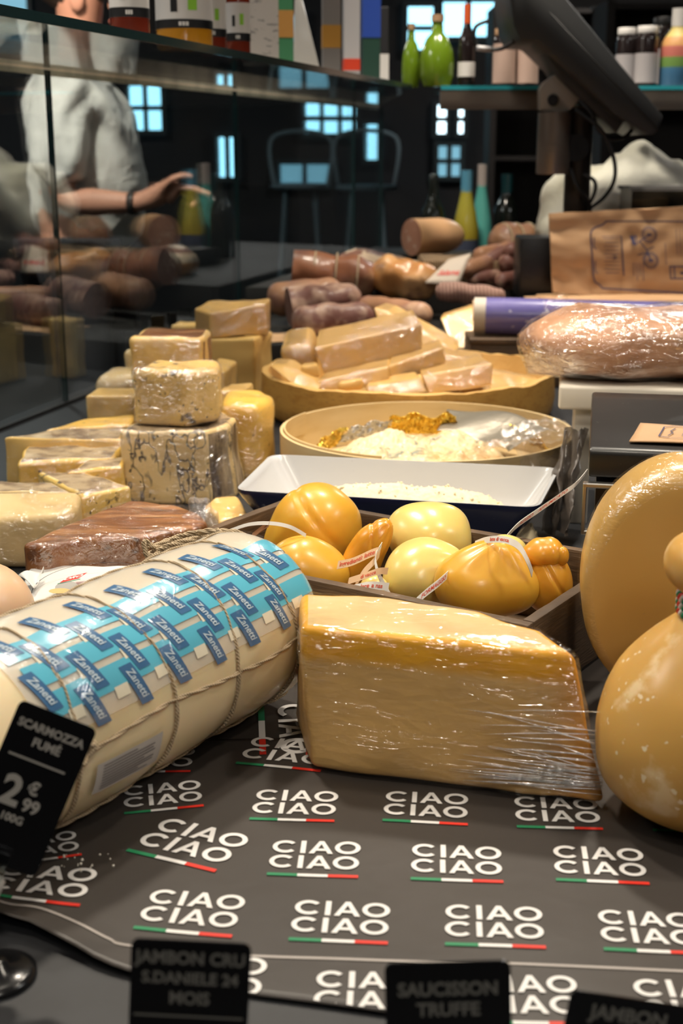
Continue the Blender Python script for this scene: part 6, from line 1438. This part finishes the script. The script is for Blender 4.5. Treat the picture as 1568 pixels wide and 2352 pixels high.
p = shelf_t(700); bm = prism([(p.x - 0.022, p.y - 0.01), (p.x + 0.03, p.y - 0.012), (p.x + 0.03, p.y + 0.012), (p.x - 0.022, p.y + 0.012)], [(p.x - 0.018, p.y - 0.002), (p.x - 0.004, p.y - 0.002), (p.x - 0.004, p.y + 0.002), (p.x - 0.018, p.y + 0.002)], SZ, SZ + 0.13, 0.003); single('pouch', bm, g_wht, 'white peaked pouch on the long glass shelf', 'pouch', 'goods on the long glass shelf', auto=40)
carton(760, 40, 0.17, M('grey_carton', (0.22, 0.20, 0.19), 0.5), 'slim grey carton with an amber stripe', extra=(M('amber_panel', (0.45, 0.22, 0.03), 0.5), 0.45, 0.25))
carton(806, 36, 0.19, M('striped_carton', (0.55, 0.54, 0.55), 0.5), 'tall pale carton with a red square', extra=(M('red_square', (0.75, 0.06, 0.02), 0.5), 0.17, 0.12))
carton(850, 40, 0.19, M('deep_green_carton', (0.015, 0.05, 0.035), 0.4), 'dark carton with a royal blue panel', extra=(M('royal_blue', (0.02, 0.06, 0.32), 0.4), 0.72, 0.42))
carton(878, 22, 0.17, M('black_carton', (0.02, 0.02, 0.022), 0.4), 'narrow black carton with a pale label', extra=(m_wl, 0.24, 0.34))
def far(px, ytop, wpx, cols, label, kind, Y=FS_Y + 0.06, name='bottle'): bottle(px, Y, SHELF_Z + 0.0085, ytop, wpx, cols, label, kind, 'bottles on the cross shelf', name)
m_cork = M('cork', (0.36, 0.22, 0.12), 0.7); m_tan = M('tan_label', (0.42, 0.30, 0.25), 0.55); m_gl2 = M('grey_label', (0.34, 0.32, 0.33), 0.55); m_org = M('orange_cap', (0.55, 0.09, 0.02), 0.45)
def p2(px): return None
for (px, ytop, wpx, kind, cols, lab, Y) in (
    (945, 60, 44, 'round', [g_grn, m_cork, None], 'small green oil flask partly behind the round green flask', 3.20),
    (1005, 40, 80, 'round', [g_grn, m_cork, None], 'round green oil flask with a cork stopper', 3.16),
    (1074, 10, 40, 'wine', [g_vin, m_org, m_wl, (0.12, 0.3)], 'dark bottle with an orange cap beside the green flask', 3.15),
    (1160, 66, 52, 'jar', [g_vin, m_cork, m_tan, (0.06, 0.74)], 'dark jar with tan label left of the display', 3.16),
    (1214, 66, 50, 'jar', [g_vin, m_cork, m_tan, (0.06, 0.74)], 'dark jar with tan label half behind the display', 3.16),
    (1440, 64, 46, 'jar', [g_vin, m_wl, m_gl2, (0.06, 0.55)], 'small black bottle with pale cap right of the display', 3.17),
    (1488, 60, 52, 'jar', [g_vin, m_wl, m_gl2, (0.06, 0.55)], 'small black bottle with pale cap and grey label, second from the display', 3.15),
    (1528, 40, 60, 'jar', [g_vin, m_bl, m_gl2, (0.06, 0.55)], 'black bottle between the pale capped bottles and the striped bottle', 3.25)):
    far(px, ytop, wpx, cols, lab, kind, Y)
m_stripe = M('rainbow_label', (0.05, 0.16, 0.30), 0.5, [dict(t='grad', axis='Z', lo=0.040, hi=0.041, c=(0.14, 0.26, 0.06)), dict(t='grad', axis='Z', lo=0.062, hi=0.063, c=(0.45, 0.13, 0.10)), dict(t='grad', axis='Z', lo=0.085, hi=0.086, c=(0.55, 0.28, 0.10)), dict(t='grad', axis='Z', lo=0.105, hi=0.106, c=(0.60, 0.48, 0.16))])
far(1562, 20, 80, [m_stripe, m_wl, None], 'striped rainbow coloured bottle at the end of the cross shelf', 'wine', 3.15)

# small price tags along the glass
m_tag = m_card
for i, (px, py, Y) in enumerate(((362, 745, 2.62), (392, 738, 2.72), (425, 728, 2.84))):
    p = D(px, py, Y); z0 = 0.002 if Y < 2.57 else 0.062
    t = thing('price_card', 'small black price tag on a rod by the glass, %s' % ['nearest', 'middle of three', 'farthest of three'][i], 'price tag', (p.x, Y, z0), 'small tags along the glass')
    part('card', bbox((p.x, Y, p.z), (0.026, 0.0012, 0.036), 0.0004, rotm(0.1, 0, R(20)), 1), m_tag, t, smooth=False)
    part('rod', tube([(p.x, Y, z0), (p.x, Y, p.z - 0.017)], 0.0016, 6), m_acr, t)

# ================================================================== PERSON BEHIND THE GLASS
PSY = 4.0
m_skin = M('skin', (0.50, 0.24, 0.16), 0.5, [N(20, lo=0.4, hi=0.7, c=(0.56, 0.28, 0.19))], sss=0.15)
m_shirt = M('white_shirt', (0.62, 0.60, 0.57), 0.75, bump=[N(9, 0.7, 0.03, d=3, dist=0.6)], sheen=0.2)
m_trou = M('dark_trousers', (0.02, 0.02, 0.025), 0.8); m_hair = M('brown_hair', (0.05, 0.03, 0.02), 0.7, bump=[N(80, 0.5, 0.004, st=(1, 1, 0.2))]); m_strap = M('watch_strap', (0.02, 0.02, 0.02), 0.4)
def pp_(px, py, dy=0.0): return D(px, py, PSY + dy)
sh_r = pp_(150, 205, -0.17); sh_l = pp_(185, 205, 0.19); neck = pp_(172, 168); pel = Vector((pp_(185, 500).x, PSY, FLOOR_Z + 0.93))
chest = pp_(178, 265); belly = pp_(186, 400)
elb_r = pp_(140, 462, -0.20); wri_r = pp_(322, 466, -0.26); elb_l = pp_(180, 452, 0.23); wri_l = pp_(330, 440, 0.15)
head = neck + Vector((0.035, 0, 0.19))
tp_ = thing('person', 'person in a short sleeved white shirt pointing with one hand behind the case glass', 'person', (pel.x, PSY, FLOOR_Z))
J = {'pel': (pel, (0.13, 0.16)), 'belly': (Vector((belly.x, PSY, belly.z)), (0.13, 0.155)), 'chest': (chest, (0.12, 0.165)), 'nb': (neck + Vector((-0.01, 0, -0.04)), (0.07, 0.09)), 'neck': (neck + Vector((0.01, 0, 0.04)), 0.055), 'h0': (head + Vector((-0.015, 0, -0.06)), (0.072, 0.066)), 'h1': (head + Vector((-0.01, 0, 0.03)), (0.095, 0.078)), 'h2': (head + Vector((-0.01, 0, 0.10)), (0.06, 0.05)),
     'sr': (sh_r, 0.058), 'er': (elb_r, 0.042), 'fr': (elb_r.lerp(wri_r, 0.35), 0.043), 'wr': (wri_r, 0.026), 'sl': (sh_l, 0.058), 'el': (elb_l, 0.042), 'wl': (wri_l, 0.026), 'hl': (wri_l + Vector((0.09, -0.02, 0.0)), 0.032)}
for s, n in ((-1, 'r'), (1, 'l')):
    J['hip' + n] = (pel + Vector((0, s * 0.09, -0.06)), 0.085); J['kn' + n] = (Vector((pel.x + 0.02, PSY + s * 0.10, FLOOR_Z + 0.50)), 0.055); J['an' + n] = (Vector((pel.x - 0.01, PSY + s * 0.10, FLOOR_Z + 0.09)), 0.04); J['to' + n] = (Vector((pel.x + 0.15, PSY + s * 0.11, FLOOR_Z + 0.035)), 0.035)
hand = wri_r + Vector((0.050, -0.004, 0.022)); J['palm0'] = (hand, (0.026, 0.036)); J['palm1'] = (hand + Vector((0.045, -0.002, 0.012)), (0.020, 0.038))
bones = [('pel', 'belly'), ('belly', 'chest'), ('chest', 'nb'), ('nb', 'neck'), ('neck', 'h0'), ('h0', 'h1'), ('h1', 'h2'), ('chest', 'sr'), ('sr', 'er'), ('er', 'fr'), ('fr', 'wr'), ('wr', 'palm0'), ('palm0', 'palm1'), ('chest', 'sl'), ('sl', 'el'), ('el', 'wl'), ('wl', 'hl')]
for n in 'rl': bones += [('pel', 'hip' + n), ('hip' + n, 'kn' + n), ('kn' + n, 'an' + n), ('an' + n, 'to' + n)]
# five fingers of the pointing hand: index straight, the rest loosely curled, thumb up along the side
kb_ = hand + Vector((0.060, 0, 0.012)); fing = {'i': [(0.0, -0.028, 0.012), (0.038, -0.030, 0.006), (0.066, -0.031, -0.004), (0.088, -0.031, -0.012)], 'm': [(0.002, -0.010, 0.010), (0.038, -0.011, -0.004), (0.048, -0.011, -0.030), (0.030, -0.011, -0.044)], 'g': [(0.0, 0.009, 0.006), (0.034, 0.009, -0.010), (0.040, 0.009, -0.036), (0.022, 0.009, -0.046)], 'p': [(-0.004, 0.026, 0.0), (0.022, 0.028, -0.014), (0.028, 0.028, -0.034), (0.014, 0.028, -0.042)], 't': [(-0.040, -0.030, 0.010), (-0.012, -0.046, 0.032), (0.018, -0.046, 0.040), (0.042, -0.042, 0.036)]}
for f, pts in fing.items():
    for i, o in enumerate(pts): J[f + str(i)] = (kb_ + Vector(o), [0.0115, 0.0100, 0.0090, 0.0075][i])
    bones += [(('palm1' if f != 't' else 'palm0'), f + '0')] + [(f + str(i), f + str(i + 1)) for i in range(3)]
part('body', skin(J, bones, 2), m_skin, tp_)
# face
fc = head + Vector((0.085, 0, 0.0))
bm = blob(fc + Vector((0.004, 0, -0.005)), (0.022, 0.014, 0.026), None, 3, 0, 1, 1); part('nose', bm, m_skin, tp_)
for s in (-1, 1):
    part('eye', blob(fc + Vector((-0.012, s * 0.032, 0.022)), (0.012, 0.014, 0.011), None, 3), M('eye_white', (0.7, 0.68, 0.65), 0.2), tp_)
    part('ear', blob(head + Vector((-0.005, s * 0.082, 0.0)), (0.022, 0.010, 0.032), None, 3), m_skin, tp_)
part('mouth', blob(fc + Vector((-0.006, 0, -0.052)), (0.010, 0.026, 0.007), None, 3), M('lips', (0.40, 0.14, 0.11), 0.5), tp_)
def hairfn(p):
    return p
bm = blob(head + Vector((-0.025, 0, 0.06)), (0.108, 0.092, 0.092), None, 4, 0.010, 30, 3)
for v in bm.verts:
    if v.co.x > head.x + 0.055 and v.co.z < head.z + 0.085: v.co.x = head.x + 0.055
    v.co.z = max(v.co.z, head.z - 0.05)
part('hair', bm, m_hair, tp_)
# shirt: torso and two short wide sleeves, one surface
cut_r = sh_r.lerp(elb_r, 0.92)
JS = {'hip': (Vector((pel.x + 0.01, PSY, pel.z - 0.02)), (0.165, 0.19)), 'belly': (Vector((belly.x + 0.035, PSY, belly.z)), (0.175, 0.19)), 'chest': (chest + Vector((0.015, 0, 0)), (0.155, 0.19)), 'up': (neck + Vector((-0.005, 0, -0.035)), (0.085, 0.11)), 'col': (neck + Vector((0.012, 0, 0.012)), (0.066, 0.066)),
      'sr': (sh_r + Vector((-0.01, 0, 0.0)), 0.085), 'mr': (sh_r.lerp(elb_r, 0.5) + Vector((-0.01, -0.01, 0)), 0.092), 'cr': (cut_r + Vector((0.0, -0.01, 0)), 0.088), 'sl': (sh_l, 0.085), 'ml': (sh_l.lerp(elb_l, 0.5), 0.09), 'cl': (sh_l.lerp(elb_l, 0.9), 0.085)}
bm = skin(JS, [('hip', 'belly'), ('belly', 'chest'), ('chest', 'up'), ('up', 'col'), ('chest', 'sr'), ('sr', 'mr'), ('mr', 'cr'), ('chest', 'sl'), ('sl', 'ml'), ('ml', 'cl')], 3)
for v in bm.verts:
    n = noise.noise(Vector((v.co.x * 16 + v.co.z * 10, v.co.y * 8, v.co.z * 7))); fo = math.sin((v.co.x * 0.9 - v.co.z * 0.55) * 62 + 5 * noise.noise(v.co * 5)) * max(0.0, 0.45 + noise.noise(v.co * 6 + Vector((4, 4, 4)))); v.co += v.normal * (0.016 * n + 0.009 * fo + 0.005 * noise.noise(v.co * 34))
part('shirt', bm, m_shirt, tp_)
part('collar', tube(smooth_path([neck + Vector((0.012 + 0.075 * math.cos(R(a)), 0.078 * math.sin(R(a)), 0.0 - 0.035 * math.cos(R(a)))) for a in range(0, 360, 30)], 4, True), 0.014, 8, True, flat=1.6), m_shirt, tp_)
JT = {'pel': (pel, (0.15, 0.17))}
for s, n in ((-1, 'r'), (1, 'l')):
    JT['h' + n] = (J['hip' + n][0], 0.11); JT['k' + n] = (J['kn' + n][0], 0.08); JT['a' + n] = (J['an' + n][0] + Vector((0, 0, 0.0)), 0.07)
bm = skin(JT, [('pel', 'hr'), ('hr', 'kr'), ('kr', 'ar'), ('pel', 'hl'), ('hl', 'kl'), ('kl', 'al')], 2); part('trousers', bm, m_trou, tp_)
for s, n in ((-1, 'r'), (1, 'l')): part('shoe', blob(J['an' + n][0] + Vector((0.07, 0, -0.045)), (0.15, 0.05, 0.045), None, 3), m_rub, tp_)
ax_w = (wri_r - elb_r).normalized()
part('wristwatch', lathe([(0.031, -0.009), (0.033, -0.008), (0.033, 0.008), (0.031, 0.009)], wri_r - ax_w * 0.02, 24, axis_rot(ax_w)), m_strap, tp_)

# cheese crumbs scattered on the paper
bm = nb(); random.seed(33)
for k in range(26):
    p = G(random.gauss(190, 34), random.gauss(1968, 12), 0.006); s = random.uniform(0.0004, 0.0014)
    box(bm, Vector((p.x, p.y, hp(p.x, p.y) + s * 0.5)), (s, s, s), rotm(random.random() * 3, random.random() * 3, 0))
o = single('cheese_crumbs', bm, M('crumb_white', (0.85, 0.80, 0.70), 0.6), 'few white cheese crumbs scattered on the dark printed paper', 'crumbs'); o['kind'] = 'stuff'
